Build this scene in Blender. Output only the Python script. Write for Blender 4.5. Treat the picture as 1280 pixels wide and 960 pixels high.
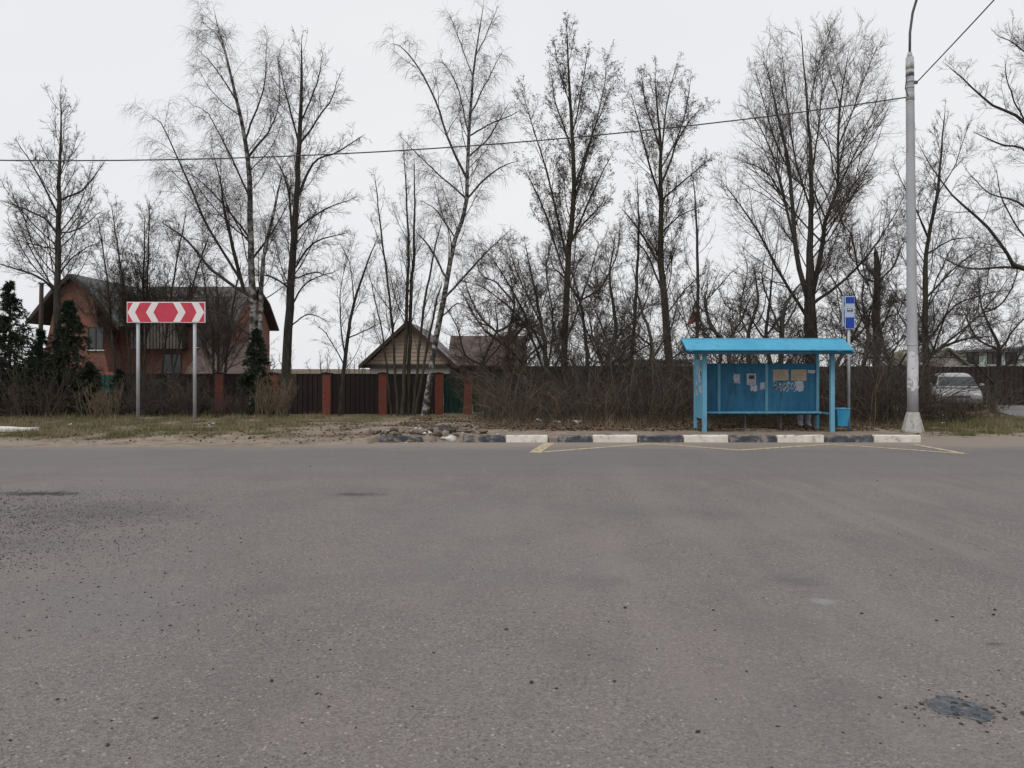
import bpy, bmesh, math, random
import numpy as np
from mathutils import Vector, Matrix

for o in list(bpy.data.objects):
    bpy.data.objects.remove(o)
SC = bpy.context.scene
COL = SC.collection
rnd = random.Random(7)
RNG = np.random.default_rng(11)
R = math.radians

# ------------------------------------------------------------------ camera, sky, sun, exposure
CAMH = 1.6
F = 1000.0            # focal length in photo pixels (photo is 1280 wide)
HZ = 460.0            # horizon row in the photo
cam = bpy.data.cameras.new('camera'); camo = bpy.data.objects.new('camera', cam); COL.objects.link(camo)
camo.location = (0, 0, CAMH); camo.rotation_euler = (R(90), 0, 0)
cam.sensor_width = 36; cam.lens = 36 * F / 1280; cam.shift_y = -(480 - HZ) / 1280
cam.clip_start = 0.1; cam.clip_end = 3000
SC.camera = camo

SUN_EL, SUN_AZ = 48, 215      # behind the camera and to the left
w = bpy.data.worlds.new('World'); SC.world = w; w.use_nodes = True
nt = w.node_tree; nt.nodes.clear()
out = nt.nodes.new('ShaderNodeOutputWorld'); bg = nt.nodes.new('ShaderNodeBackground')
sky = nt.nodes.new('ShaderNodeTexSky'); sky.sky_type = 'NISHITA'; sky.sun_disc = False
sky.sun_elevation = R(SUN_EL); sky.sun_rotation = R(SUN_AZ); sky.air_density = 1.0; sky.dust_density = 3.0
tc = nt.nodes.new('ShaderNodeTexCoord'); mp = nt.nodes.new('ShaderNodeMapping'); mp.inputs['Scale'].default_value = (1, 1, 2.2)
nz = nt.nodes.new('ShaderNodeTexNoise'); nz.inputs['Scale'].default_value = 1.6; nz.inputs['Detail'].default_value = 4
cr = nt.nodes.new('ShaderNodeValToRGB')
cr.color_ramp.elements[0].position = 0.3; cr.color_ramp.elements[0].color = (0.91, 0.93, 0.97, 1)
cr.color_ramp.elements[1].position = 0.72; cr.color_ramp.elements[1].color = (1.0, 1.0, 1.01, 1)
sc_ = nt.nodes.new('ShaderNodeVectorMath'); sc_.operation = 'SCALE'; sc_.inputs['Scale'].default_value = 9.1
mx = nt.nodes.new('ShaderNodeMix'); mx.data_type = 'RGBA'; mx.inputs[0].default_value = 0.93
nt.links.new(tc.outputs['Generated'], mp.inputs['Vector']); nt.links.new(mp.outputs[0], nz.inputs['Vector'])
nt.links.new(nz.outputs['Fac'], cr.inputs[0]); nt.links.new(cr.outputs[0], sc_.inputs[0])
nt.links.new(sky.outputs[0], mx.inputs[6]); nt.links.new(sc_.outputs[0], mx.inputs[7])
nt.links.new(mx.outputs[2], bg.inputs['Color']); bg.inputs['Strength'].default_value = 0.1
nt.links.new(bg.outputs[0], out.inputs['Surface'])

sl = bpy.data.lights.new('sun', 'SUN'); sl.energy = 1.2; sl.angle = R(35); sl.color = (1, 0.97, 0.93)
so = bpy.data.objects.new('sun', sl); COL.objects.link(so)
so.rotation_euler = (R(90 - SUN_EL), 0, R(180 - SUN_AZ))
so.location = (-20, -20, 40)
vs = SC.view_settings
vs.view_transform = 'Standard'; vs.look = 'None'; vs.exposure = 0.0; vs.gamma = 1.0; vs.use_curve_mapping = False

# ------------------------------------------------------------------ helpers
def W(px, py, Y):
    return Vector(((px - 640) * Y / F, Y, CAMH - (py - HZ) * Y / F))

def tag(o, label=None, cat=None, group=None, kind=None):
    if label: o['label'] = label
    if cat: o['category'] = cat
    if group: o['group'] = group
    if kind: o['kind'] = kind
    return o

def empty(name, loc=(0, 0, 0), rz=0.0):
    o = bpy.data.objects.new(name, None); COL.objects.link(o); o.empty_display_size = 0.2
    o.location = loc; o.rotation_euler = (0, 0, rz); return o

def wlink(name, me, parent=None):
    """link a mesh given in world coordinates; parent keeps the world position (parents: at most two levels, unrotated parts)"""
    o = bpy.data.objects.new(name, me); COL.objects.link(o)
    if parent is not None:
        o.parent = parent
        root = parent
        while root.parent is not None: root = root.parent
        if parent is root:
            o.matrix_parent_inverse = Matrix.LocRotScale(root.location, root.rotation_euler, None).inverted()
        # a sub-part's parent is a part that already sits at world identity
    return o

class MB:
    """collects boxes, tubes and faces; build() makes ONE mesh object in world coordinates"""
    def __init__(s): s.bm = bmesh.new()
    def box(s, x0, x1, y0, y1, z0, z1, bev=0.0, mi=0, rot=None, piv=None):
        bm2 = bmesh.new(); bmesh.ops.create_cube(bm2, size=1)
        for v in bm2.verts:
            v.co = Vector((x0 + (v.co.x + .5) * (x1 - x0), y0 + (v.co.y + .5) * (y1 - y0), z0 + (v.co.z + .5) * (z1 - z0)))
        if bev: bmesh.ops.bevel(bm2, geom=list(bm2.edges), offset=bev, segments=1, affect='EDGES', clamp_overlap=True)
        s._merge(bm2, mi, rot, piv); return s
    def poly(s, pts, mi=0):
        vs_ = [s.bm.verts.new(p) for p in pts]; f = s.bm.faces.new(vs_); f.material_index = mi; return s
    def prism(s, pts, d, mi=0, bev=0):
        """closed polygon pts (Vectors) extruded along the vector d"""
        bm2 = bmesh.new(); a = [bm2.verts.new(p) for p in pts]; b = [bm2.verts.new(Vector(p) + Vector(d)) for p in pts]
        n = len(pts); bm2.faces.new(a); bm2.faces.new(b[::-1])
        for i in range(n): bm2.faces.new((a[i], b[i], b[(i + 1) % n], a[(i + 1) % n]))
        bmesh.ops.recalc_face_normals(bm2, faces=list(bm2.faces))
        if bev: bmesh.ops.bevel(bm2, geom=list(bm2.edges), offset=bev, segments=1, affect='EDGES', clamp_overlap=True)
        s._merge(bm2, mi); return s
    def tube(s, pts, rads, n=10, mi=0, cap=True):
        pts = [Vector(p) for p in pts]
        if not hasattr(rads, '__len__'): rads = [rads] * len(pts)
        rings = []
        for i, p in enumerate(pts):
            t = (pts[min(i + 1, len(pts) - 1)] - pts[max(i - 1, 0)]).normalized()
            u = t.orthogonal().normalized() if i == 0 else (rings[-1][1] - t * rings[-1][1].dot(t)).normalized()
            v = t.cross(u)
            rings.append(([s.bm.verts.new(p + rads[i] * (math.cos(2 * math.pi * k / n) * u + math.sin(2 * math.pi * k / n) * v)) for k in range(n)], u))
        for a, b in zip(rings, rings[1:]):
            for k in range(n):
                f = s.bm.faces.new((a[0][k], a[0][(k + 1) % n], b[0][(k + 1) % n], b[0][k])); f.smooth = True; f.material_index = mi
        if cap:
            s.bm.faces.new(rings[0][0][::-1]).material_index = mi; s.bm.faces.new(rings[-1][0]).material_index = mi
        return s
    def blob(s, c, r, seed, sub=2, mi=0, amp=.35):
        q = random.Random(seed); bm2 = bmesh.new(); bmesh.ops.create_icosphere(bm2, subdivisions=sub, radius=1)
        o = Vector((q.uniform(-9, 9), q.uniform(-9, 9), q.uniform(-9, 9)))
        from mathutils import noise
        for v in bm2.verts:
            k = 1 + amp * noise.noise(v.co * 1.7 + o)
            v.co = Vector((c[0] + v.co.x * r[0] * k, c[1] + v.co.y * r[1] * k, c[2] + v.co.z * r[2] * k))
        s._merge(bm2, mi); return s
    def _merge(s, bm2, mi, rot=None, piv=None):
        if rot is not None:
            bmesh.ops.rotate(bm2, verts=list(bm2.verts), cent=piv or (0, 0, 0), matrix=rot)
        for f in bm2.faces: f.material_index = mi
        me = bpy.data.meshes.new('t'); bm2.to_mesh(me); bm2.free(); s.bm.from_mesh(me); bpy.data.meshes.remove(me)
    def build(s, name, mat, parent=None):
        me = bpy.data.meshes.new(name); s.bm.to_mesh(me); s.bm.free()
        for m in (mat if isinstance(mat, (list, tuple)) else [mat]): me.materials.append(m)
        return wlink(name, me, parent)

def np_mesh(name, verts, quads, tris, mats, qmi=None, tmi=None, smooth=False):
    me = bpy.data.meshes.new(name)
    nq, ntr = len(quads), len(tris)
    me.vertices.add(len(verts)); me.vertices.foreach_set('co', np.ascontiguousarray(verts, dtype=np.float32).ravel())
    me.loops.add(nq * 4 + ntr * 3)
    li = np.concatenate([np.asarray(quads, dtype=np.int32).ravel(), np.asarray(tris, dtype=np.int32).ravel()])
    me.loops.foreach_set('vertex_index', li.astype(np.int32))
    me.polygons.add(nq + ntr)
    ls = np.concatenate([np.arange(nq) * 4, nq * 4 + np.arange(ntr) * 3]).astype(np.int32)
    me.polygons.foreach_set('loop_start', ls)
    mi = np.concatenate([qmi if qmi is not None else np.zeros(nq), tmi if tmi is not None else np.zeros(ntr)]).astype(np.int32)
    me.polygons.foreach_set('material_index', mi)
    if smooth: me.polygons.foreach_set('use_smooth', np.ones(nq + ntr, dtype=bool))
    for m in mats: me.materials.append(m)
    me.update(calc_edges=True); me.validate()
    return me

# ------------------------------------------------------------------ materials
def mat(name, c1, c2=None, scale=6.0, rough=0.85, bump=0.0, bscale=None, c3=None, metal=0.0, spec=0.3, pos=(0.35, 0.65), stretch=(1, 1, 1), detail=5, coords='Object'):
    m = bpy.data.materials.new(name); m.use_nodes = True
    t = m.node_tree; p = t.nodes['Principled BSDF']
    p.inputs['Roughness'].default_value = rough; p.inputs['Metallic'].default_value = metal
    p.inputs['Specular IOR Level'].default_value = spec
    c2 = c2 or tuple(x * 0.75 for x in c1)
    tcn = t.nodes.new('ShaderNodeTexCoord'); mpn = t.nodes.new('ShaderNodeMapping'); mpn.inputs['Scale'].default_value = stretch
    n = t.nodes.new('ShaderNodeTexNoise'); n.inputs['Scale'].default_value = scale; n.inputs['Detail'].default_value = detail; n.inputs['Roughness'].default_value = 0.62
    r = t.nodes.new('ShaderNodeValToRGB'); e = r.color_ramp.elements
    e[0].position = pos[0]; e[0].color = (*c1, 1); e[1].position = pos[1]; e[1].color = (*c2, 1)
    if c3:
        x = e.new(min(.98, pos[1] + .12)); x.color = (*c3, 1)
    t.links.new(tcn.outputs[coords], mpn.inputs[0]); t.links.new(mpn.outputs[0], n.inputs['Vector'])
    t.links.new(n.outputs['Fac'], r.inputs[0]); t.links.new(r.outputs[0], p.inputs['Base Color'])
    if bump:
        n2 = t.nodes.new('ShaderNodeTexNoise'); n2.inputs['Scale'].default_value = bscale or scale * 4; n2.inputs['Detail'].default_value = 4
        b = t.nodes.new('ShaderNodeBump'); b.inputs['Strength'].default_value = bump; b.inputs['Distance'].default_value = 0.02
        t.links.new(mpn.outputs[0], n2.inputs['Vector']); t.links.new(n2.outputs['Fac'], b.inputs['Height']); t.links.new(b.outputs[0], p.inputs['Normal'])
    return m

def brick_mat(name, c1, c2, mortar, bw=0.26, bh=0.077, dirt=(0.1, 0.07, 0.05)):
    m = bpy.data.materials.new(name); m.use_nodes = True; t = m.node_tree; p = t.nodes['Principled BSDF']; p.inputs['Roughness'].default_value = .9
    g = t.nodes.new('ShaderNodeNewGeometry'); sx = t.nodes.new('ShaderNodeSeparateXYZ'); cx = t.nodes.new('ShaderNodeCombineXYZ')
    ad = t.nodes.new('ShaderNodeMath'); ad.operation = 'ADD'
    t.links.new(g.outputs['Position'], sx.inputs[0]); t.links.new(sx.outputs[0], ad.inputs[0]); t.links.new(sx.outputs[1], ad.inputs[1])
    t.links.new(ad.outputs[0], cx.inputs[0]); t.links.new(sx.outputs[2], cx.inputs[1])
    b = t.nodes.new('ShaderNodeTexBrick'); b.inputs['Color1'].default_value = (*c1, 1); b.inputs['Color2'].default_value = (*c2, 1); b.inputs['Mortar'].default_value = (*mortar, 1)
    b.inputs['Scale'].default_value = 1; b.inputs['Mortar Size'].default_value = .008; b.inputs['Brick Width'].default_value = bw; b.inputs['Row Height'].default_value = bh
    t.links.new(cx.outputs[0], b.inputs['Vector'])
    n = t.nodes.new('ShaderNodeTexNoise'); n.inputs['Scale'].default_value = 1.3; n.inputs['Detail'].default_value = 6
    rr = t.nodes.new('ShaderNodeValToRGB'); rr.color_ramp.elements[0].position = .42; rr.color_ramp.elements[1].position = .75
    mxx = t.nodes.new('ShaderNodeMix'); mxx.data_type = 'RGBA'; mxx.inputs[7].default_value = (*dirt, 1)
    sc = t.nodes.new('ShaderNodeMath'); sc.operation = 'MULTIPLY'; sc.inputs[1].default_value = .6
    t.links.new(g.outputs['Position'], n.inputs['Vector']); t.links.new(n.outputs['Fac'], rr.inputs[0]); t.links.new(rr.outputs[0], sc.inputs[0]); t.links.new(sc.outputs[0], mxx.inputs[0])
    t.links.new(b.outputs['Color'], mxx.inputs[6]); t.links.new(mxx.outputs[2], p.inputs['Base Color'])
    bp = t.nodes.new('ShaderNodeBump'); bp.inputs['Strength'].default_value = .4; bp.inputs['Distance'].default_value = .01; bp.invert = True
    t.links.new(b.outputs['Fac'], bp.inputs['Height']); t.links.new(bp.outputs[0], p.inputs['Normal'])
    return m

M = {}
M['bark'] = mat('bark', (0.030, 0.026, 0.022), (0.070, 0.062, 0.052), 9, .95, .8, 30, stretch=(1, 1, .25), c3=(0.085, 0.085, 0.06))
M['bark_olive'] = mat('bark_olive', (0.034, 0.030, 0.023), (0.072, 0.064, 0.046), 8, .95, .8, 28, stretch=(1, 1, .3), c3=(0.07, 0.072, 0.04))
M['twig'] = mat('twig', (0.040, 0.033, 0.029), (0.066, 0.055, 0.048), 3, .9)
M['twig_brown'] = mat('twig_brown', (0.052, 0.040, 0.033), (0.085, 0.066, 0.053), 3, .9)
M['twig_grey'] = mat('twig_grey', (0.075, 0.066, 0.058), (0.12, 0.106, 0.092), 3, .9)
M['twig_birch'] = mat('twig_birch', (0.060, 0.047, 0.043), (0.09, 0.072, 0.066), 3, .9)
M['birch'] = mat('birch', (0.035, 0.032, 0.03), (0.30, 0.285, 0.26), 4.2, .8, .4, 25, pos=(.44, .60), stretch=(1.3, 1.3, 1.5), c3=(0.44, 0.42, 0.39))
M['birch_dark'] = mat('birch_dark', (0.04, 0.036, 0.032), (0.16, 0.15, 0.135), 5.0, .85, .5, 25, pos=(.42, .62), stretch=(1, 1, 1.6), c3=(0.3, 0.29, 0.27))
M['bud'] = mat('bud', (0.045, 0.034, 0.026), (0.08, 0.06, 0.042), 5, .9)
M['needle'] = mat('needle', (0.010, 0.018, 0.010), (0.026, 0.040, 0.021), 6, .8, c3=(0.045, 0.066, 0.034), pos=(.32, .6))
M['thuja'] = mat('thuja', (0.025, 0.035, 0.014), (0.05, 0.06, 0.024), 2.5, .85)
M['dry_stem'] = mat('dry_stem', (0.10, 0.075, 0.05), (0.17, 0.13, 0.085), 3, .95)
M['red_stem'] = mat('red_stem', (0.052, 0.037, 0.031), (0.085, 0.06, 0.05), 3, .95)
M['straw'] = mat('straw', (0.17, 0.135, 0.08), (0.27, 0.22, 0.14), 1.5, .95, c3=(0.14, 0.135, 0.06))
M['green_grass'] = mat('green_grass', (0.10, 0.11, 0.045), (0.16, 0.15, 0.07), 1.2, .95, c3=(0.22, 0.18, 0.11))
M['leaf_litter'] = mat('leaf_litter', (0.07, 0.045, 0.028), (0.15, 0.10, 0.06), 2.5, .95, c3=(0.22, 0.17, 0.12))
M['brick'] = brick_mat('house_brick', (0.15, 0.050, 0.035), (0.20, 0.070, 0.047), (0.18, 0.12, 0.10), dirt=(.09, .06, .045))
M['post_brick'] = brick_mat('post_brick', (0.20, 0.045, 0.03), (0.25, 0.06, 0.04), (0.17, 0.08, 0.06))
M['roof_grey'] = mat('roof_grey', (0.055, 0.062, 0.062), (0.09, 0.098, 0.097), 2.0, .6, .15, 10, c3=(0.12, 0.115, 0.11))
M['roof_wing'] = mat('roof_wing', (0.055, 0.048, 0.048), (0.09, 0.078, 0.077), 2.0, .7, .2, 10, c3=(0.10, 0.08, 0.075))
M['roof_brown'] = mat('roof_brown', (0.075, 0.055, 0.048), (0.12, 0.09, 0.08), 2.0, .8, .3, 12)
M['roof_mauve'] = mat('roof_mauve', (0.14, 0.115, 0.115), (0.20, 0.165, 0.165), 2.0, .7, .2, 12)
M['dark_wood'] = mat('dark_wood', (0.035, 0.026, 0.022), (0.06, 0.045, 0.038), 4, .85, .3, 20, stretch=(3, 3, .4))
M['grey_wood'] = mat('grey_wood', (0.075, 0.068, 0.060), (0.13, 0.115, 0.10), 3, .9, .3, 16, stretch=(3, 3, .3))
M['cream'] = mat('cream', (0.32, 0.25, 0.19), (0.39, 0.31, 0.24), 2.5, .75, c3=(0.27, 0.21, 0.16))
M['white_wall'] = mat('white_wall', (0.5, 0.5, 0.49), (0.62, 0.61, 0.6), 2.5, .8)
M['glass'] = mat('glass', (0.02, 0.024, 0.028), (0.04, 0.045, 0.05), 2, .12, spec=.6)
M['green_door'] = mat('green_door', (0.008, 0.075, 0.055), (0.014, 0.10, 0.075), 3, .6)
M['green_gate'] = mat('green_gate', (0.006, 0.030, 0.022), (0.010, 0.042, 0.032), 3, .6)
M['fence_brown'] = mat('fence_brown', (0.020, 0.013, 0.012), (0.032, 0.021, 0.019), 2, .55, spec=.3)
M['concrete'] = mat('concrete', (0.36, 0.35, 0.33), (0.47, 0.455, 0.43), 5, .9, .3, 40, c3=(0.24, 0.22, 0.19), pos=(.38, .56))
M['pole'] = mat('pole', (0.33, 0.335, 0.355), (0.43, 0.435, 0.455), 3.5, .85, .25, 40, stretch=(1, 1, .35), c3=(0.29, 0.29, 0.30))
M['paper'] = mat('paper', (0.40, 0.41, 0.44), (0.52, 0.53, 0.56), 14, .9, c3=(0.24, 0.27, 0.31))
M['paper_pole'] = mat('paper_pole', (0.55, 0.55, 0.57), (0.66, 0.66, 0.68), 10, .9, c3=(0.36, 0.36, 0.38))
M['paper_old'] = mat('paper_old', (0.44, 0.34, 0.23), (0.53, 0.43, 0.31), 14, .9, c3=(0.38, 0.28, 0.18), pos=(.4, .6))
M['ink'] = mat('ink', (0.05, 0.05, 0.055), (0.10, 0.09, 0.1), 20, .9)
M['galv'] = mat('galv', (0.34, 0.35, 0.37), (0.44, 0.45, 0.47), 6, .5, metal=.25, stretch=(1, 1, .4))
M['dark_metal'] = mat('dark_metal', (0.10, 0.10, 0.11), (0.15, 0.15, 0.16), 6, .6)
M['sign_red'] = mat('sign_red', (0.50, 0.045, 0.075), (0.56, 0.06, 0.095), 3, .45, c3=(.46, .06, .09))
M['sign_white'] = mat('sign_white', (0.74, 0.70, 0.70), (0.80, 0.77, 0.77), 3, .5)
M['plate'] = mat('plate', (0.36, 0.43, 0.55), (0.43, 0.50, 0.61), 5, .5)
M['sign_blue'] = mat('sign_blue', (0.010, 0.045, 0.30), (0.014, 0.06, 0.36), 4, .4)
M['wire'] = mat('wire', (0.05, 0.05, 0.055), (0.07, 0.07, 0.075), 2, .7)
M['kerb_white'] = mat('kerb_white', (0.70, 0.66, 0.60), (0.60, 0.56, 0.50), 5, .85, .35, 35, c3=(0.30, 0.26, 0.22), pos=(.40, .57))
M['kerb_black'] = mat('kerb_black', (0.045, 0.05, 0.06), (0.085, 0.09, 0.105), 6, .8, .5, 30, c3=(0.27, 0.24, 0.21), pos=(.36, .52))
M['kerb_bare'] = mat('kerb_bare', (0.20, 0.165, 0.14), (0.28, 0.235, 0.2), 7, .95, .5, 30)
M['rubble'] = mat('rubble', (0.13, 0.10, 0.08), (0.24, 0.20, 0.165), 6, .95, .5, 30, c3=(0.06, 0.05, 0.045))
M['rubble_dark'] = mat('rubble_dark', (0.045, 0.037, 0.033), (0.10, 0.082, 0.07), 6, .95, .5, 30)
M['chalk'] = mat('chalk', (0.60, 0.58, 0.54), (0.70, 0.68, 0.65), 6, .9, .4, 30, c3=(0.42, 0.38, 0.34))
M['pebble'] = mat('pebble', (0.03, 0.028, 0.027), (0.06, 0.055, 0.052), 1.3, .9, c3=(0.12, 0.105, 0.095), pos=(.4, .62))
M['car_paint'] = mat('car_paint', (0.30, 0.30, 0.305), (0.37, 0.37, 0.375), 3, .3, spec=.6, metal=.2, c3=(.36, .35, .34))
M['tyre'] = mat('tyre', (0.018, 0.018, 0.018), (0.03, 0.03, 0.03), 8, .9)
M['bin_blue'] = mat('bin_blue', (0.02, 0.20, 0.36), (0.035, 0.26, 0.44), 5, .6, c3=(0.10, 0.16, 0.18))
M['trousers'] = mat('trousers', (0.22, 0.215, 0.27), (0.29, 0.285, 0.35), 6, .95, .3, 20)
M['jacket'] = mat('jacket', (0.03, 0.03, 0.04), (0.05, 0.05, 0.06), 6, .95, .3, 20)
M['skin'] = mat('skin', (0.50, 0.30, 0.22), (0.55, 0.34, 0.26), 8, .6)
M['hair'] = mat('hair', (0.03, 0.02, 0.015), (0.05, 0.035, 0.025), 12, .7)
M['shoe'] = mat('shoe', (0.5, 0.48, 0.46), (0.4, 0.38, 0.36), 12, .7)
M['flag_green'] = mat('flag_green', (0.02, 0.12, 0.09), (0.03, 0.15, 0.11), 4, .9)
M['flag_red'] = mat('flag_red', (0.36, 0.13, 0.10), (0.42, 0.17, 0.13), 4, .9)
M['flag_white'] = mat('flag_white', (0.6, 0.6, 0.6), (0.66, 0.66, 0.66), 4, .9)
M['pale_green_wall'] = mat('pale_green_wall', (0.47, 0.55, 0.52), (0.55, 0.63, 0.60), 1.2, .8)
M['beige_wall'] = mat('beige_wall', (0.33, 0.31, 0.27), (0.4, 0.375, 0.33), 1.2, .8)
M['olive_roof'] = mat('olive_roof', (0.17, 0.165, 0.12), (0.22, 0.21, 0.16), 1.5, .85)

def shelter_mat(name, base, grime, rust, fade):
    """weathered blue paint: faded upper film, grime that gathers on the lower edge, chips"""
    m = bpy.data.materials.new(name); m.use_nodes = True; t = m.node_tree; p = t.nodes['Principled BSDF']; p.inputs['Roughness'].default_value = .55; p.inputs['Specular IOR Level'].default_value = .35
    g = t.nodes.new('ShaderNodeNewGeometry')
    def noise(sc, det, st=(1, 1, 1)):
        mpn = t.nodes.new('ShaderNodeMapping'); mpn.inputs['Scale'].default_value = st; t.links.new(g.outputs['Position'], mpn.inputs[0])
        n = t.nodes.new('ShaderNodeTexNoise'); n.inputs['Scale'].default_value = sc; n.inputs['Detail'].default_value = det; n.inputs['Roughness'].default_value = .65
        t.links.new(mpn.outputs[0], n.inputs['Vector']); return n.outputs['Fac']
    def ramp(src, a, b):
        r = t.nodes.new('ShaderNodeMapRange'); r.inputs['From Min'].default_value = a; r.inputs['From Max'].default_value = b; t.links.new(src, r.inputs[0]); return r.outputs[0]
    def mix(fac, a, b):
        x = t.nodes.new('ShaderNodeMix'); x.data_type = 'RGBA'; t.links.new(fac, x.inputs[0])
        if isinstance(a, tuple): x.inputs[6].default_value = (*a, 1)
        else: t.links.new(a, x.inputs[6])
        x.inputs[7].default_value = (*b, 1); return x.outputs[2]
    c = mix(ramp(noise(2.2, 5, (1, 1, .35)), .35, .7), base, fade)
    c = mix(ramp(noise(4, 8, (1.8, 1.8, .35)), .52, .72), c, grime)
    c = mix(ramp(noise(13, 6), .63, .70), c, rust)
    t.links.new(c, p.inputs['Base Color'])
    return m
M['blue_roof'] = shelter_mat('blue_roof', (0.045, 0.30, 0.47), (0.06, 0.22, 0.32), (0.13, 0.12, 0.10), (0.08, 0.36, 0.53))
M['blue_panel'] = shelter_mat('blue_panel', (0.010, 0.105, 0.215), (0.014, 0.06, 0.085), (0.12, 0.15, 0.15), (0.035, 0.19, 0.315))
M['blue_shaded'] = shelter_mat('blue_shaded', (0.006, 0.035, 0.065), (0.008, 0.03, 0.045), (0.03, 0.04, 0.045), (0.010, 0.05, 0.085))  # darker copy of the shelter paint: shade under the roof put into the colour
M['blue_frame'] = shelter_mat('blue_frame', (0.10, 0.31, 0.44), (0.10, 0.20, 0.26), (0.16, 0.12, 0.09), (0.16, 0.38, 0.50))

# asphalt
def asphalt_mat():
    m = bpy.data.materials.new('asphalt'); m.use_nodes = True; t = m.node_tree; p = t.nodes['Principled BSDF']; p.inputs['Roughness'].default_value = .88; p.inputs['Specular IOR Level'].default_value = .25
    g = t.nodes.new('ShaderNodeNewGeometry'); P = g.outputs['Position']
    sx = t.nodes.new('ShaderNodeSeparateXYZ'); t.links.new(P, sx.inputs[0])
    def mapped(st, rz=0):
        q = t.nodes.new('ShaderNodeMapping'); q.inputs['Scale'].default_value = st; q.inputs['Rotation'].default_value = (0, 0, rz); t.links.new(P, q.inputs[0]); return q.outputs[0]
    def noise(sc, det, st=(1, 1, 1), rz=0, ro=.6, dist=0):
        n = t.nodes.new('ShaderNodeTexNoise'); n.inputs['Scale'].default_value = sc; n.inputs['Detail'].default_value = det; n.inputs['Roughness'].default_value = ro; n.inputs['Distortion'].default_value = dist
        t.links.new(mapped(st, rz), n.inputs['Vector']); return n.outputs['Fac']
    def rng(src, a, b, c=0, d=1):
        r = t.nodes.new('ShaderNodeMapRange'); r.inputs['From Min'].default_value = a; r.inputs['From Max'].default_value = b; r.inputs['To Min'].default_value = c; r.inputs['To Max'].default_value = d
        if hasattr(src, 'links') or not isinstance(src, (int, float)): t.links.new(src, r.inputs[0])
        return r.outputs[0]
    def mth(op, a, b):
        x = t.nodes.new('ShaderNodeMath'); x.operation = op
        for i, v in enumerate((a, b)):
            if isinstance(v, (int, float)): x.inputs[i].default_value = v
            else: t.links.new(v, x.inputs[i])
        return x.outputs[0]
    def mix(fac, a, b, bt='MIX'):
        x = t.nodes.new('ShaderNodeMix'); x.data_type = 'RGBA'; x.blend_type = bt
        if isinstance(fac, (int, float)): x.inputs[0].default_value = fac
        else: t.links.new(fac, x.inputs[0])
        for i, v in ((6, a), (7, b)):
            if isinstance(v, tuple): x.inputs[i].default_value = (*v, 1)
            else: t.links.new(v, x.inputs[i])
        return x.outputs[2]
    # aggregate: stones of 6-14 mm set in binder
    vo = t.nodes.new('ShaderNodeTexVoronoi'); vo.inputs['Scale'].default_value = 95; vo.inputs['Randomness'].default_value = 1; t.links.new(P, vo.inputs['Vector'])
    vo2 = t.nodes.new('ShaderNodeTexVoronoi'); vo2.inputs['Scale'].default_value = 48; t.links.new(P, vo2.inputs['Vector'])
    st = t.nodes.new('ShaderNodeValToRGB'); e = st.color_ramp.elements
    e[0].position = 0; e[0].color = (0.11, 0.098, 0.093, 1); e[1].position = 1; e[1].color = (0.28, 0.252, 0.244, 1)
    x = e.new(.5); x.color = (0.186, 0.165, 0.158, 1); x = e.new(.85); x.color = (0.216, 0.193, 0.186, 1)
    sp = t.nodes.new('ShaderNodeSeparateColor'); t.links.new(vo.outputs['Color'], sp.inputs[0]); t.links.new(sp.outputs[0], st.inputs[0])
    c = st.outputs[0]
    # lone pale / dark stones
    sp2 = t.nodes.new('ShaderNodeSeparateColor'); t.links.new(vo2.outputs['Color'], sp2.inputs[0])
    c = mix(mth('MULTIPLY', rng(sp2.outputs[0], .955, .965), rng(vo2.outputs['Distance'], .42, .34)), c, (0.40, 0.37, 0.34))
    c = mix(mth('MULTIPLY', rng(sp2.outputs[1], .94, .95), rng(vo2.outputs['Distance'], .45, .38)), c, (0.07, 0.06, 0.056))
    gn = noise(26, 5, ro=.75)
    c = mix(mth('MULTIPLY', rng(gn, .50, .64), .55), c, (0.105, 0.094, 0.090))
    gn2 = noise(34, 5, (1, 1, 1), R(33), .75)
    c = mix(mth('MULTIPLY', rng(gn2, .53, .66), .55), c, (0.285, 0.257, 0.247))
    # broad tone: bleached and dusty areas, worn sweeps from turning traffic, grey newer lane near the far kerb
    big = noise(.22, 5, ro=.65)
    c = mix(mth('MULTIPLY', rng(big, .38, .66), .45), c, (0.228, 0.203, 0.195))
    mid = noise(.9, 6, (1, .7, 1), ro=.7)
    c = mix(mth('MULTIPLY', rng(mid, .48, .70), .65), c, (0.142, 0.129, 0.123))
    g1 = noise(.55, 6, (1, .8, 1), R(20), .68)
    c = mix(mth('MULTIPLY', rng(g1, .50, .64), .38), c, (0.168, 0.168, 0.160))
    g2 = noise(.8, 6, (1, .8, 1), R(70), .7)
    c = mix(mth('MULTIPLY', rng(g2, .52, .66), .34), c, (0.235, 0.196, 0.185))
    sweep = noise(1.0, 4, (1.5, .13, 1), R(-38), .6, .3)
    c = mix(mth('MULTIPLY', mth('MULTIPLY', rng(sweep, .5, .72), rng(sx.outputs[0], -1, 4)), .7), c, (0.245, 0.215, 0.200))
    sweep2 = noise(1.0, 4, (.04, 1.3, 1), 0, .65, .3)
    c = mix(mth('MULTIPLY', mth('MULTIPLY', rng(sweep2, .46, .66), rng(sx.outputs[1], 8, 13)), .42), c, (0.145, 0.134, 0.132))
    edge = mth('ADD', sx.outputs[1], mth('MULTIPLY', noise(.35, 4), 1.6))
    c = mix(mth('MULTIPLY', rng(edge, 12.0, 14.8), .5), c, (0.158, 0.151, 0.153))
    # dust brought in from the shoulder at the edge
    dust = mth('ADD', sx.outputs[1], mth('MULTIPLY', noise(1.3, 6, (.5, 1, 1)), 2.2))
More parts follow.
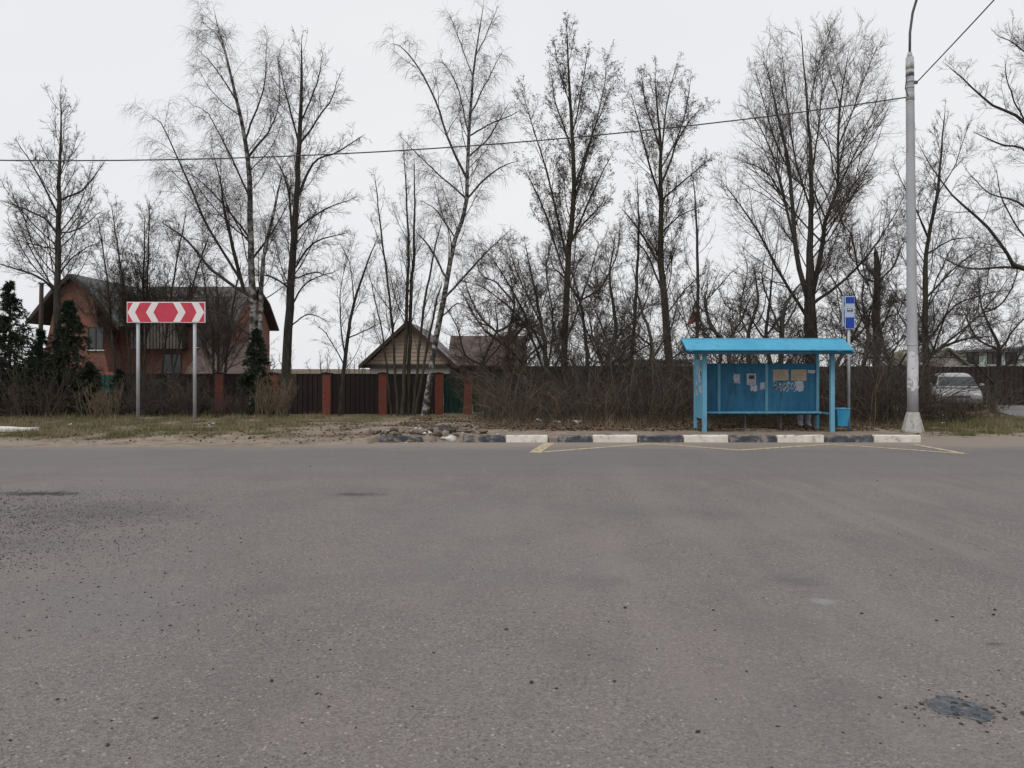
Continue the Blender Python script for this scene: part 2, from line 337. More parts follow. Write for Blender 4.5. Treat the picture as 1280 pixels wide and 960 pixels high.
    c = mix(mth('MULTIPLY', rng(dust, 16.5, 18.0), .8), c, (0.29, 0.24, 0.195))
    # oil and tar stains with shapes of their own: (x, y, rx, ry, strength, colour)
    wob = noise(4.5, 8, ro=.78)
    for (px, py, rx, ry, k, col) in STAINS:
        Y = CAMH * F / (py - HZ); X = (px - 640) * Y / F
        dx = mth('DIVIDE', mth('SUBTRACT', sx.outputs[0], X), rx * Y / F); dy = mth('DIVIDE', mth('SUBTRACT', sx.outputs[1], Y), ry)
        d = mth('ADD', mth('SQRT', mth('ADD', mth('MULTIPLY', dx, dx), mth('MULTIPLY', dy, dy)), 0), mth('MULTIPLY', wob, 2.2))
        c = mix(mth('MULTIPLY', rng(d, 2.05, 1.35), k), c, col)
    t.links.new(c, p.inputs['Base Color'])
    b = t.nodes.new('ShaderNodeBump'); b.inputs['Strength'].default_value = .85; b.inputs['Distance'].default_value = .007
    t.links.new(mth('ADD', vo.outputs['Distance'], mth('MULTIPLY', noise(12, 3), .8)), b.inputs['Height']); t.links.new(b.outputs[0], p.inputs['Normal'])
    return m
STAINS = [(52, 617, 75, .22, .9, (0.035, 0.033, 0.032)), (130, 640, 170, 1.0, .5, (0.09, 0.085, 0.083)), (40, 680, 120, .5, .3, (0.11, 0.105, 0.1)), (446, 618, 48, .18, .8, (0.06, 0.055, 0.054)),
          (992, 726, 45, .22, .45, (0.10, 0.095, 0.096)), (745, 728, 60, .3, .28, (0.10, 0.097, 0.098)), (1030, 752, 18, .10, .5, (0.30, 0.315, 0.325)),
          (1196, 884, 58, .12, .55, (0.075, 0.075, 0.078)), (1060, 865, 60, .28, .25, (0.11, 0.10, 0.1)), (1245, 805, 14, .05, .6, (0.07, 0.06, 0.057)), (840, 640, 150, .5, .22, (0.12, 0.113, 0.113))]
M['asphalt'] = asphalt_mat()
M['patch'] = mat('patch', (0.06, 0.068, 0.078), (0.12, 0.128, 0.14), 22, .75, .9, 60, c3=(0.2, 0.2, 0.205), pos=(.38, .6))

# ------------------------------------------------------------------ terrain
def smooth(a, b, x):
    t_ = np.clip((x - a) / (b - a), 0, 1); return t_ * t_ * (3 - 2 * t_)
def vnoise(x, y, s, seed=0):
    xi = np.floor(x * s).astype(np.int64); yi = np.floor(y * s).astype(np.int64); fx = x * s - xi; fy = y * s - yi
    def h(i, j):
        v = (i * 374761393 + j * 668265263 + seed * 2147483647 + 1013904223) & 0xFFFFFFFF
        v = ((v ^ (v >> 13)) * 1274126177) & 0xFFFFFFFF
        return ((v ^ (v >> 16)) & 0xFFFF) / 65535.0
    fx = fx * fx * (3 - 2 * fx); fy = fy * fy * (3 - 2 * fy)
    return (h(xi, yi) * (1 - fx) + h(xi + 1, yi) * fx) * (1 - fy) + (h(xi, yi + 1) * (1 - fx) + h(xi + 1, yi + 1) * fx) * fy
def fbm(x, y, s, n=4, seed=0):
    r = 0; a = .5
    for i in range(n): r = r + a * vnoise(x, y, s * 2 ** i, seed + i); a *= .5
    return r / (1 - .5 ** n)
KERB_Y = 17.2
def edge_y(x):
    """where the asphalt ends: a ragged dirt shoulder on the left, the kerb in the middle, a grass edge on the right"""
    left = 15.75 + (x + 12.5) * .105
    e = np.where(x < -2.95, np.minimum(left, 16.75), np.where(x < 8.8, KERB_Y + .12, 18.0 + np.clip((x - 8.8) * .2, 0, .8)))
    e = e + np.where((x < -2.95) | (x > 8.8), (fbm(x, x * 0, .7, 5, 3) - .5) * 1.1, 0)
    return e
def ground_z(x, y):
    x = np.asarray(x, float); y = np.asarray(y, float)
    d = y - edge_y(x)
    ks = smooth(-4.2, -2.6, x) * (1 - smooth(8.75, 9.6, x))
    z = ks * .125 + (1 - ks) * (.012 + .07 * smooth(0.1, 3.0, d))
    z = z * (1 - smooth(22, 27, y)) + 0.07 * smooth(22, 27, y)
    lowl = -.44 * smooth(24, 33, y) * (1 - smooth(-1.5, 3.5, x)); lowr = -.14 * smooth(22, 30, y) * smooth(-1.5, 3.5, x)
    z = z + lowl + lowr
    amp = .05 * smooth(.3, 2.5, d) * (1 - .55 * smooth(13, 15, x))
    z = z + (fbm(x, y, .8, 4, 9) - .5) * amp * 1.6 + (fbm(x, y, 5, 3, 5) - .5) * .018 * np.where(ks > .5, .5, 1) * smooth(-.1, .3, d)
    # heap of broken ground where the kerb has been torn out
    hp = np.exp(-(((x + 1.9) / 1.2) ** 2 + ((y - 17.75) / .38) ** 2)); z = z + hp * (.05 + .12 * fbm(x, y, 5, 3, 21))
    z = np.where(d < .02, -.03, z)
    return z
xs = np.concatenate([np.array([-900, -500, -250, -120, -70, -45, -32, -26]), np.arange(-22, 24.01, .12), np.array([27, 32, 45, 70, 120, 250, 500, 900])])
ys_off = np.concatenate([np.array([-.06, .02, .08, .16]), np.arange(.28, 8, .13), np.arange(8, 20, .4), np.array([21, 24, 28, 34, 45, 65, 100, 180, 350, 700, 1500])])
XX, YO = np.meshgrid(xs, ys_off); YY = edge_y(XX) + YO
ZZ = ground_z(XX, YY)
nx, ny = len(xs), len(ys_off)
idx = np.arange(nx * ny).reshape(ny, nx)
quads = np.stack([idx[:-1, :-1], idx[:-1, 1:], idx[1:, 1:], idx[1:, :-1]], -1).reshape(-1, 4)
# ground cover weights: grass, litter (brown leaves); the rest is bare dirt
def cover(x, y):
    d = y - edge_y(x)
    n1 = fbm(x, y, .55, 5, 40); n2 = fbm(x, y, 1.7, 4, 50)
    leftg = smooth(1.2, 2.4, d + (n1 - .5) * 3.4) * (1 - smooth(-6.5, -4.0, x + (n2 - .5) * 3)) + smooth(4.2, 6.5, d + (n1 - .5) * 3) * smooth(-6.5, -4.0, x) * (1 - smooth(-1.2, 1.2, x))
    rightg = smooth(.25, .9, d + (n2 - .5) * .9) * smooth(9.6, 10.6, x)
    grass = np.clip(leftg + rightg, 0, 1) * np.clip(.25 + 2.2 * (n2 - .33), 0, 1)
    grass = np.where(y > 36, .5, grass)
    litter = .6 * smooth(.46, .6, n2) * smooth(.8, 1.8, d) + smooth(1.9, 3.0, d + (n2 - .5) * 1.6) * smooth(-1.8, .6, x) * (1 - .6 * smooth(10, 11, x)) + .35 * smooth(.55, .75, n1)
    litter = np.where(y > 40, .85, litter)
    return np.clip(grass, 0, 1), np.clip(litter, 0, 1)
def ground_mat():
    m = bpy.data.materials.new('ground'); m.use_nodes = True; t = m.node_tree; p = t.nodes['Principled BSDF']; p.inputs['Roughness'].default_value = .97; p.inputs['Specular IOR Level'].default_value = .1
    g = t.nodes.new('ShaderNodeNewGeometry'); at = t.nodes.new('ShaderNodeVertexColor'); at.layer_name = 'cover'
    sp = t.nodes.new('ShaderNodeSeparateColor'); t.links.new(at.outputs[0], sp.inputs[0])
    def ramp(sc, det, stops):
        n = t.nodes.new('ShaderNodeTexNoise'); n.inputs['Scale'].default_value = sc; n.inputs['Detail'].default_value = det; n.inputs['Roughness'].default_value = .7
        t.links.new(g.outputs['Position'], n.inputs['Vector'])
        r = t.nodes.new('ShaderNodeValToRGB'); e = r.color_ramp.elements
        e[0].position, e[0].color = stops[0][0], (*stops[0][1], 1); e[1].position, e[1].color = stops[-1][0], (*stops[-1][1], 1)
        for q in stops[1:-1]:
            x = e.new(q[0]); x.color = (*q[1], 1)
        t.links.new(n.outputs['Fac'], r.inputs[0]); return r.outputs[0], n.outputs['Fac']
    dirt, nf = ramp(2.0, 12, [(.32, (0.15, 0.115, 0.09)), (.45, (0.23, 0.185, 0.148)), (.56, (0.29, 0.243, 0.197)), (.66, (0.185, 0.146, 0.117))])
    grass, _ = ramp(3.2, 9, [(.32, (0.075, 0.07, 0.035)), (.45, (0.14, 0.13, 0.062)), (.56, (0.21, 0.175, 0.10)), (.7, (0.11, 0.115, 0.05))])
    lit, _ = ramp(7, 9, [(.33, (0.045, 0.032, 0.024)), (.47, (0.10, 0.072, 0.05)), (.58, (0.17, 0.125, 0.09)), (.68, (0.08, 0.055, 0.04))])
    def mix(f, a, b):
        x = t.nodes.new('ShaderNodeMix'); x.data_type = 'RGBA'; t.links.new(f, x.inputs[0]); t.links.new(a, x.inputs[6]); t.links.new(b, x.inputs[7]); return x.outputs[2]
    c = mix(sp.outputs[0], dirt, grass); c = mix(sp.outputs[1], c, lit)
    t.links.new(c, p.inputs['Base Color'])
    n2 = t.nodes.new('ShaderNodeTexNoise'); n2.inputs['Scale'].default_value = 22; n2.inputs['Detail'].default_value = 6; t.links.new(g.outputs['Position'], n2.inputs['Vector'])
    b = t.nodes.new('ShaderNodeBump'); b.inputs['Strength'].default_value = .7; b.inputs['Distance'].default_value = .03
    t.links.new(n2.outputs['Fac'], b.inputs['Height']); t.links.new(b.outputs[0], p.inputs['Normal'])
    return m
M['ground'] = ground_mat()
gme = np_mesh('ground', np.stack([XX, YY, ZZ], -1).reshape(-1, 3), quads, np.zeros((0, 3)), [M['ground']], smooth=True)
ga, la = cover(XX, YY)
ca = gme.color_attributes.new('cover', 'FLOAT_COLOR', 'POINT')
ca.data.foreach_set('color', np.stack([ga, la, ga * 0, ga * 0 + 1], -1).astype(np.float32).ravel())
tag(wlink('ground', gme), kind='structure')
def gz(x, y): return float(ground_z(np.array([x]), np.array([y]))[0])

# road: one asphalt sheet
rb = MB(); rb.poly([(-900, -300, 0), (900, -300, 0), (900, 19.4, 0), (-900, 19.4, 0)])
tag(rb.build('road', M['asphalt']), kind='structure')

# driveway to the yard on the right
dxs = np.linspace(14.6, 40, 52); dys = np.linspace(20.5, 35, 40)
DX, DY = np.meshgrid(dxs, dys)
lx = 15.2 + np.clip((DY - 23.9) * .50, 0, 4.3) + (fbm(DX * 0, DY, .8, 3, 77) - .5) * .5
DXs = lx + (DX - 14.6) * (40 - lx) / 25.4
di = np.arange(DX.size).reshape(DX.shape)
dq = np.stack([di[:-1, :-1], di[:-1, 1:], di[1:, 1:], di[1:, :-1]], -1).reshape(-1, 4)
DZ = ground_z(DXs, DY) + .03
M['drive'] = mat('driveway_asphalt', (0.15, 0.145, 0.145), (0.20, 0.195, 0.195), .8, .7, .4, 40, c3=(0.33, 0.32, 0.32), stretch=(.25, 1.6, 1))
tag(wlink('driveway', np_mesh('driveway', np.stack([DXs, DY, DZ], -1).reshape(-1, 3), dq, np.zeros((0, 3)), [M['drive']], smooth=True)), kind='structure')

# ------------------------------------------------------------------ kerb, stone by stone
kerb = empty('kerb', (-3, KERB_Y, 0)); tag(kerb, kind='structure')
def px_x(px, Y=KERB_Y): return (px - 640) * Y / F
stones = [(578, 631, 'kerb_black', 0), (632, 685, 'kerb_white', 0), (686, 698, 'kerb_bare', -.03), (698, 740, 'kerb_black', -.012), (741, 797, 'kerb_white', 0), (798, 854, 'kerb_black', -.005),
          (855, 911, 'kerb_white', 0), (912, 971, 'kerb_black', -.008), (972, 1031, 'kerb_white', 0), (1032, 1092, 'kerb_black', -.01), (1093, 1152, 'kerb_white', 0)]
for i, (a, b, m, dz) in enumerate(stones):
    k = MB(); bm2 = k.bm
    x0, x1 = px_x(a) + .006, px_x(b) - .006
    k.box(x0, x1, KERB_Y, KERB_Y + .16, -.12, .155 + dz, .018)
    bmesh.ops.subdivide_edges(bm2, edges=[e for e in bm2.edges if abs(e.verts[0].co.x - e.verts[1].co.x) > .2], cuts=7)
    q = random.Random(i * 3 + 1)
    for v in bm2.verts:
        f_ = 1 if m != 'kerb_white' else .35
        v.co.z += q.uniform(-.010, .004) * f_ if v.co.z > .05 else 0
        v.co.y += q.uniform(-.006, .006) * f_
    bmesh.ops.rotate(bm2, verts=list(bm2.verts), cent=((x0 + x1) / 2, KERB_Y + .08, 0), matrix=Matrix.Rotation(R(q.uniform(-.9, .9)), 3, 'Z') @ Matrix.Rotation(R(q.uniform(-.7, .7)), 3, 'Y') @ Matrix.Rotation(R(q.uniform(-3, 2)), 3, 'X'))
    for v in bm2.verts:
        if v.co.z > .1 and q.random() < .10: v.co += Vector((0, q.uniform(0, .03), q.uniform(-.03, -.01)))
    o = k.build('kerb_stone', M[m], kerb)
k = MB(); k.box(px_x(474), px_x(527), KERB_Y + .02, KERB_Y + .18, -.08, .13, .02, rot=Matrix.Rotation(R(2.2), 3, 'Z') @ Matrix.Rotation(R(3), 3, 'Y'), piv=(px_x(500), KERB_Y, .05))
bmesh.ops.subdivide_edges(k.bm, edges=list(k.bm.edges), cuts=3)
q = random.Random(5)
for v in k.bm.verts: v.co += Vector((q.uniform(-.012, .012), q.uniform(-.012, .012), q.uniform(-.014, .010)))
k.build('kerb_stone', M['kerb_black'], kerb)
k = MB(); k.box(px_x(530), px_x(576), KERB_Y + .03, KERB_Y + .16, -.12, .028, .015); k.build('kerb_stone', M['kerb_bare'], kerb)

# yellow zigzag of the bus stop (worn paint)
def paint_mat():
    m = bpy.data.materials.new('yellow_paint'); m.use_nodes = True; t = m.node_tree; p = t.nodes['Principled BSDF']; p.inputs['Roughness'].default_value = .85
    p.inputs['Base Color'].default_value = (0.56, 0.47, 0.30, 1)
    g = t.nodes.new('ShaderNodeNewGeometry'); n = t.nodes.new('ShaderNodeTexNoise'); n.inputs['Scale'].default_value = 9; n.inputs['Detail'].default_value = 8; n.inputs['Roughness'].default_value = .75
    r = t.nodes.new('ShaderNodeMapRange'); r.inputs['From Min'].default_value = .40; r.inputs['From Max'].default_value = .54; r.inputs['To Min'].default_value = .3; r.inputs['To Max'].default_value = .92
    tr = t.nodes.new('ShaderNodeBsdfTransparent'); mxs = t.nodes.new('ShaderNodeMixShader')
    t.links.new(g.outputs['Position'], n.inputs['Vector']); t.links.new(n.outputs['Fac'], r.inputs[0]); t.links.new(r.outputs[0], mxs.inputs[0])
    t.links.new(tr.outputs[0], mxs.inputs[1]); t.links.new(p.outputs[0], mxs.inputs[2]); t.links.new(mxs.outputs[0], t.nodes['Material Output'].inputs[0]); return m
M['yellow'] = paint_mat()
def gp(px, py): Y = CAMH * F / (py - HZ); return Vector(((px - 640) * Y / F, Y, .004))
zz = [(687, 553.8), (668, 566), (815, 554.6), (925, 563), (1040, 555.5), (1206, 567.6), (1140, 555.5)]
zb = MB()
pts = [gp(*q_) for q_ in zz]
for i, (a, b) in enumerate(zip(pts, pts[1:])):
    d = (b - a).normalized(); nn = Vector((-d.y, d.x, 0)) * (.11 if i in (0,) else .07)
    up = Vector((0, 0, .0008 * i))
    zb.poly([a - nn + up, b - nn + up, b + nn + up, a + nn + up])
tag(zb.build('road_marking', M['yellow']), kind='structure')

# ------------------------------------------------------------------ houses
def gable_house(root, name_roof, X0, X1, Yf, Yb, prof, zg, wall_m, roof_m, over=.35, overf=.4, tw=.12):
    """walls + roof of a block whose gable faces the camera; prof = list of (u in -1..1 of half width, z) from left eave to right eave"""
    cx, hw = (X0 + X1) / 2, (X1 - X0) / 2
    wl = MB()
    pl = [Vector((X0, Yf, zg))] + [Vector((cx + u * hw, Yf, z - .1)) for u, z in prof if abs(u) <= 1.0001] + [Vector((X1, Yf, zg))]
    wl.prism(pl, (0, Yb - Yf, 0)); wall = wl.build('wall', wall_m, root)
    rf = MB()
    up = [Vector((cx + u * hw, Yf - overf, z)) for u, z in prof]
    for a, b in zip(up, up[1:]):
        d = (b - a).normalized(); n = Vector((-d.z, 0, d.x)) * tw
        n = n if n.z > 0 else -n
        e = d * .012
        rf.prism([a + e, b - e, b - e + n, a + e + n], (0, Yb - Yf + 2 * overf, 0))
    roof = rf.build(name_roof, roof_m, root)
    return wall, roof

def window(parent, cx, cz, wd, ht, Yf, bars=1):
    fr = MB(); t = .06
    fr.box(cx - wd / 2 - t, cx + wd / 2 + t, Yf - .05, Yf + .03, cz - ht / 2 - t, cz - ht / 2); fr.box(cx - wd / 2 - t, cx + wd / 2 + t, Yf - .05, Yf + .03, cz + ht / 2, cz + ht / 2 + t)
    fr.box(cx - wd / 2 - t, cx - wd / 2, Yf - .048, Yf + .03, cz - ht / 2, cz + ht / 2); fr.box(cx + wd / 2, cx + wd / 2 + t, Yf - .048, Yf + .03, cz - ht / 2, cz + ht / 2)
    for i in range(bars):
        x = cx - wd / 2 + wd * (i + 1) / (bars + 1); fr.box(x - .03, x + .03, Yf - .045, Yf + .03, cz - ht / 2, cz + ht / 2)
    f = fr.build('window_frame', M['dark_wood'], parent)
    MB().box(cx - wd / 2, cx + wd / 2, Yf - .018, Yf + .02, cz - ht / 2, cz + ht / 2).build('pane', M['glass'], f)
    s_ = MB(); s_.box(cx - wd / 2 - .12, cx + wd / 2 + .12, Yf - .11, Yf - .052, cz - ht / 2 - t - .05, cz - ht / 2 - t + .01); s_.build('window_sill', M['white_wall'], f)
    return f

ZG = -.42
Yh = 44.0
bh = empty('brick_house', (-24, Yh, ZG))
tag(bh, 'two-storey red brick house with steep grey metal gable roof behind the red chevron sign', 'house')
def hx(px, Y=Yh): return (px - 640) * Y / F
def hz(py, Y=Yh): return CAMH - (py - HZ) * Y / F
cxh = 93
prof = [(-1.06, hz(405)), (-.40, hz(362)), (0, hz(345)), (.40, hz(362)), (1.16, hz(410))]
wall, roof = gable_house(bh, 'roof', hx(41), hx(145), Yh, 51.5, prof, ZG, M['brick'], M['roof_grey'])
vb = MB()     # dark bargeboards along the gable
for a, b in zip(prof, prof[1:]):
    A = Vector((hx(93) + a[0] * (hx(145) - hx(41)) / 2, Yh - .47, a[1] - .16)); B = Vector((hx(93) + b[0] * (hx(145) - hx(41)) / 2, Yh - .47, b[1] - .16))
    vb.prism([A, B, B + Vector((0, 0, .2)), A + Vector((0, 0, .2))], (0, .05, 0))
vb.build('bargeboard', M['dark_wood'], roof)
window(bh, hx(120), hz(423), .75, 1.15, Yh)
cp = MB(); cp.box(hx(120), hx(152), Yh - .9, Yh - .002, hz(468), hz(465), .01, rot=Matrix.Rotation(R(8), 3, 'X'), piv=(0, Yh, hz(466))); cp.build('porch_canopy', M['post_brick'], bh)
ch = MB(); ch.box(hx(46) - .25, hx(46) + .25, 47, 47.5, 3.0, hz(356, 47), .02); ch.build('chimney', M['rubble_dark'], roof)
# wing to the right, ridge parallel to the road
Yw = 46.0
wx0, wx1 = hx(149, Yw), hx(287, Yw)
we = MB()
zr = hz(361, 50); ze = hz(402, Yw); zm = hz(375, 48)
sec = [(Yw, ZG), (Yw, ze - .1), (47.6, zm - .12), (49.8, zr - .14), (52, zm - .12), (53.6, ze - .1), (53.6, ZG)]
we.prism([Vector((wx0, y, z)) for y, z in sec], (wx1 - wx0, 0, 0)); we.build('wing_wall', M['brick'], bh)
wr = MB()
rs = [(Yw - .45, ze - .18), (47.6, zm), (49.8, zr), (52, zm), (54.05, ze - .18)]
for a, b in zip(rs, rs[1:]):
    a = Vector((wx0, *a)); b = Vector((wx0, *b)); d = (b - a).normalized(); n = Vector((0, -d.z, d.y)) * .12
    wr.prism([a + d * .012, b - d * .012, b - d * .012 + n, a + d * .012 + n], (wx1 - wx0 + .5, 0, 0))
wr.build('wing_roof', M['roof_wing'], bh)
# glazed wooden balcony under the eave: single boards
bx0, bx1 = hx(163, 45.2), hx(228, 45.2)
bal = MB(); bal.box(bx0, bx1, 45.25, Yw - .005, hz(436, 45.2), hz(399, 45.2)); bal = bal.build('balcony', M['glass'], bh)
nb = 16
for i in range(nb):
    x = bx0 + (bx1 - bx0) * (i + .5) / nb
    MB().box(x - .065, x + .065, 45.19, 45.245, hz(436, 45.2), hz(399, 45.2) + .1).build('board', M['grey_wood'], bal)
window(bh, hx(215, Yw), hz(455, Yw), 1.0, 1.1, Yw); window(bh, hx(255, Yw), hz(420, Yw), 1.0, 1.2, Yw)
# lean-to porch in front of the wing
lp = MB(); lp.prism([Vector((hx(228, 43), 43, hz(472, 43))), Vector((hx(228, 43), Yw - .01, hz(428, Yw))), Vector((hx(228, 43), Yw - .01, hz(431, Yw))), Vector((hx(228, 43), 43, hz(475, 43)))], (hx(306, 43) - hx(228, 43), 0, 0)); lp.build('porch_roof', M['roof_brown'], bh)
lw = MB(); lw.box(hx(232, 43.4), hx(303, 43.4), 43.4, Yw - .015, ZG, hz(476, 43.4)); lw.build('porch_wall', M['dark_wood'], bh)

# low house with a cream gable in the middle
Yc = 42.0
chs = empty('cottage', (hx(512, Yc), Yc, ZG))
tag(chs, 'low house with cream boarded gable and brown roof behind the birch and brick-post fence', 'house')
X0, X1 = hx(462, Yc), hx(560, Yc)
pk = hz(405, Yc); ev = hz(452, Yc)
wl = MB(); wl.prism([Vector((X0, Yc + .02, ZG)), Vector((X0, Yc + .02, ev - .2)), Vector(((X0 + X1) / 2, Yc + .02, pk - .22)), Vector((X1, Yc + .02, ev - .2)), Vector((X1, Yc + .02, ZG))], (0, 8, 0)); cw = wl.build('wall', M['white_wall'], chs)
rf = MB(); xm = (X0 + X1) / 2
for sgn, xe in ((-1, X0 - .45), (1, X1 + .45)):
    a = Vector((xe, Yc - .5, ev - .33)); b = Vector((xm, Yc - .5, pk)); d = (b - a).normalized(); n = Vector((-d.z, 0, d.x)); n = n if n.z > 0 else -n
    rf.prism([a, b - d * .01, b - d * .01 + n * .12, a + n * .12], (0, 9, 0))
crf = rf.build('roof', M['roof_mauve'], chs)
bb = MB()
for sgn, xe in ((-1, X0 - .47), (1, X1 + .47)):
    a = Vector((xe, Yc - .57, ev - .42)); b = Vector((xm, Yc - .57, pk - .06)); bb.prism([a, b, b + Vector((0, 0, .24)), a + Vector((0, 0, .24))], (0, .06, 0))
bb.build('bargeboard', M['dark_wood'], crf)
nrow = 9; zb0 = ev - .12
for i in range(nrow):
    za = zb0 + (pk - .3 - zb0) * i / nrow; zb_ = zb0 + (pk - .3 - zb0) * (i + 1) / nrow - .012
    def hwid(z): return (X1 - X0) / 2 * (1 - (z - zb0) / (pk - .15 - zb0)) + .1
    h0, h1 = hwid(za), max(hwid(zb_), .03)
    MB().prism([Vector((xm - h0, Yc - .06 , za)), Vector((xm + h0, Yc - .06, za)), Vector((xm + h1, Yc - .035, zb_)), Vector((xm - h1, Yc - .035, zb_))], (0, .05, 0)).build('gable_board', M['cream'], cw)
tr = MB(); tr.box(X0 - .5, X1 + .5, Yc - .25, Yc - .002, ev - .34, ev - .16, .01); tr.build('cornice', M['dark_wood'], chs)
for px in (480, 503, 528, 548): window(chs, hx(px, Yc), .75, .55, .9, Yc + .02)
# brown side wing
x0, x1 = hx(566, 44), hx(652, 44)
MB().box(x0, x1, 44, 49, ZG, hz(456, 44)).build('wing_wall', M['dark_wood'], chs)
wr = MB()
sec = [(43.4, hz(459, 43.4)), (46.5, hz(422, 46.5)), (49.6, hz(459, 43.4))]
for a, b in zip(sec, sec[1:]):
    a = Vector((x0 - .3, *a)); b = Vector((x0 - .3, *b)); d = (b - a).normalized(); n = Vector((0, -d.z, d.y)) * .12
    wr.prism([a, b - d * .01, b - d * .01 + n, a + n], (x1 - x0 + .6, 0, 0))
wr.build('wing_roof', M['roof_brown'], chs)

# pale green long building beyond the yard fence, right
Yg = 62.0
gb = empty('green_building', (hx(1300, Yg), Yg, -.2)); tag(gb, 'pale green long low building seen over the dark fence at the right edge', 'building')
g0, g1 = hx(1206, Yg), hx(1420, Yg)
MB().box(g0, g1, Yg, Yg + 9, -.3, hz(440, Yg)).build('wall', M['pale_green_wall'], gb)
rr = MB(); rr.prism([Vector((g0 - .6, Yg - .6, hz(441, Yg))), Vector((g1 + .6, Yg - .6, hz(428, Yg))), Vector((g1 + .6, Yg - .6, hz(426, Yg))), Vector((g0 - .6, Yg - .6, hz(438.5, Yg)))], (0, 11, 0)); rr.build('roof', M['dark_metal'], gb)
MB().prism([Vector((g0, Yg - .003, hz(440, Yg))), Vector((g1, Yg - .003, hz(440, Yg))), Vector((g1, Yg - .003, hz(429, Yg)))], (0, 8, 0)).build('gable_wall', M['pale_green_wall'], gb)
for px in (1216, 1241, 1264, 1290, 1320): window(gb, hx(px, Yg), hz(448, Yg), .8, .85, Yg, 1)
# small house with olive roof behind the fence near the lamp post
Yo = 55.0
ob = empty('olive_house', (hx(1180, Yo), Yo, -.2)); tag(ob, 'small far house with olive gable roof behind the fence above the silver car', 'house')
MB().box(hx(1163, Yo), hx(1203, Yo), Yo, Yo + 6, -.3, hz(452, Yo)).build('wall', M['beige_wall'], ob)
rr = MB(); xm = hx(1183, Yo)
for xe in (hx(1158, Yo), hx(1208, Yo)):
    a = Vector((xe, Yo - .4, hz(457, Yo))); b = Vector((xm, Yo - .4, hz(436, Yo))); d = (b - a).normalized(); n = Vector((-d.z, 0, d.x)); n = n if n.z > 0 else -n
    rr.prism([a, b - d * .01, b - d * .01 + n * .1, a + n * .1], (0, 7, 0))
rr.build('roof', M['olive_roof'], ob)
MB().prism([Vector((hx(1165, Yo), Yo, hz(452, Yo))), Vector((hx(1201, Yo), Yo, hz(452, Yo))), Vector((xm, Yo, hz(437, Yo)))], (0, .1, 0)).build('gable_wall', M['beige_wall'], ob)
# beige shed behind the thicket, left of the shelter
Ys = 45.0
sb = empty('shed', (hx(830, Ys), Ys, -.2)); tag(sb, 'low beige flat-roofed shed showing over the fence left of the bus shelter', 'shed')
MB().box(hx(786, Ys), hx(866, Ys), Ys, Ys + 4, -.3, hz(452.5, Ys)).build('wall', M['beige_wall'], sb)
MB().box(hx(784, Ys), hx(868, Ys), Ys - .3, Ys + 4.3, hz(452, Ys), hz(449, Ys), .02).build('roof', M['dark_metal'], sb)

# ------------------------------------------------------------------ fences
def corrugated(name, x0, x1, y, z0, z1, m, parent, pitch=.2, depth=.035, bmz=.004):
    b = MB(); n = max(2, int((x1 - x0) / pitch)); xs_ = []
    for i in range(n):
        a = x0 + (x1 - x0) * i / n; w_ = (x1 - x0) / n
        xs_ += [(a, 0), (a + w_ * .40, 0), (a + w_ * .5, -depth), (a + w_ * .9, -depth)]
    xs_.append((x1, 0))
    lo = [b.bm.verts.new((x, y + d, z0)) for x, d in xs_]; hi = [b.bm.verts.new((x, y + d, z1)) for x, d in xs_]
    lo2 = [b.bm.verts.new((x, y + d + bmz, z0)) for x, d in xs_]; hi2 = [b.bm.verts.new((x, y + d + bmz, z1)) for x, d in xs_]
    for i in range(len(xs_) - 1):
        b.bm.faces.new((lo[i], lo[i + 1], hi[i + 1], hi[i])); b.bm.faces.new((lo2[i + 1], lo2[i], hi2[i], hi2[i + 1])); b.bm.faces.new((hi[i], hi[i + 1], hi2[i + 1], hi2[i]))
    return b.build(name, m, parent)

YF = 34.0
bf = empty('brick_post_fence', (hx(409, YF), YF, -.4)); tag(bf, 'dark brown metal panel fence between red brick posts in front of the two houses', 'fence')
pp = [-127, -60, 8, 75, 119, 150, 208, 275, 342, 409, 479, 549, 585]
for i, px in enumerate(pp):
    x = hx(px, YF); zg = gz(x, YF)
    p = MB(); p.box(x - .17, x + .17, YF - .17, YF + .17, zg - .2, 1.36, .008); p = p.build('post', M['post_brick'], bf)
    MB().prism([Vector((x - .21, YF - .21, 1.361)), Vector((x + .21, YF - .21, 1.361)), Vector((x + .21, YF - .21, 1.395)), Vector((x, YF - .21, 1.43)), Vector((x - .21, YF - .21, 1.395))], (0, .42, 0)).build('post_cap', M['fence_brown'], p)
for a, b in zip(pp[:-2], pp[1:-1]):
    if a == 119:
        corrugated('wicket_gate', hx(a, YF) + .19, hx(b, YF) - .19, YF, -.32, 1.3, M['green_door'], bf); continue
    corrugated('panel', hx(a, YF) + .18, hx(b, YF) - .18, YF, -.36, 1.33, M['fence_brown'], bf)
    MB().box(hx(a, YF) + .175, hx(b, YF) - .175, YF - .045, YF + .02, 1.325, 1.36).build('top_rail', M['fence_brown'], bf)
corrugated('wicket_gate', hx(549, YF) + .19, hx(585, YF) - .19, YF, -.32, 1.36, M['green_gate'], bf)
gt = empty('gate', (hx(620, YF), YF, -.3)); tag(gt, 'dark green metal yard gate behind the bushes right of the last brick post', 'gate')
for i, (a, b) in enumerate(((591, 622), (623, 654))):
    corrugated('gate_leaf', hx(a, YF), hx(b, YF), YF + .02, -.28, 1.3, M['green_gate'], gt)
    for z_ in (.45, 1.3): MB().box(hx(a, YF), hx(b, YF), YF + .03, YF + .08, z_, z_ + .07).build('gate_rail', M['green_gate'], gt)
MB().tube([(hx(656, YF), YF + .02, -.5), (hx(656, YF), YF + .02, 1.42)], .06, 8).build('gate_post', M['dark_metal'], gt)
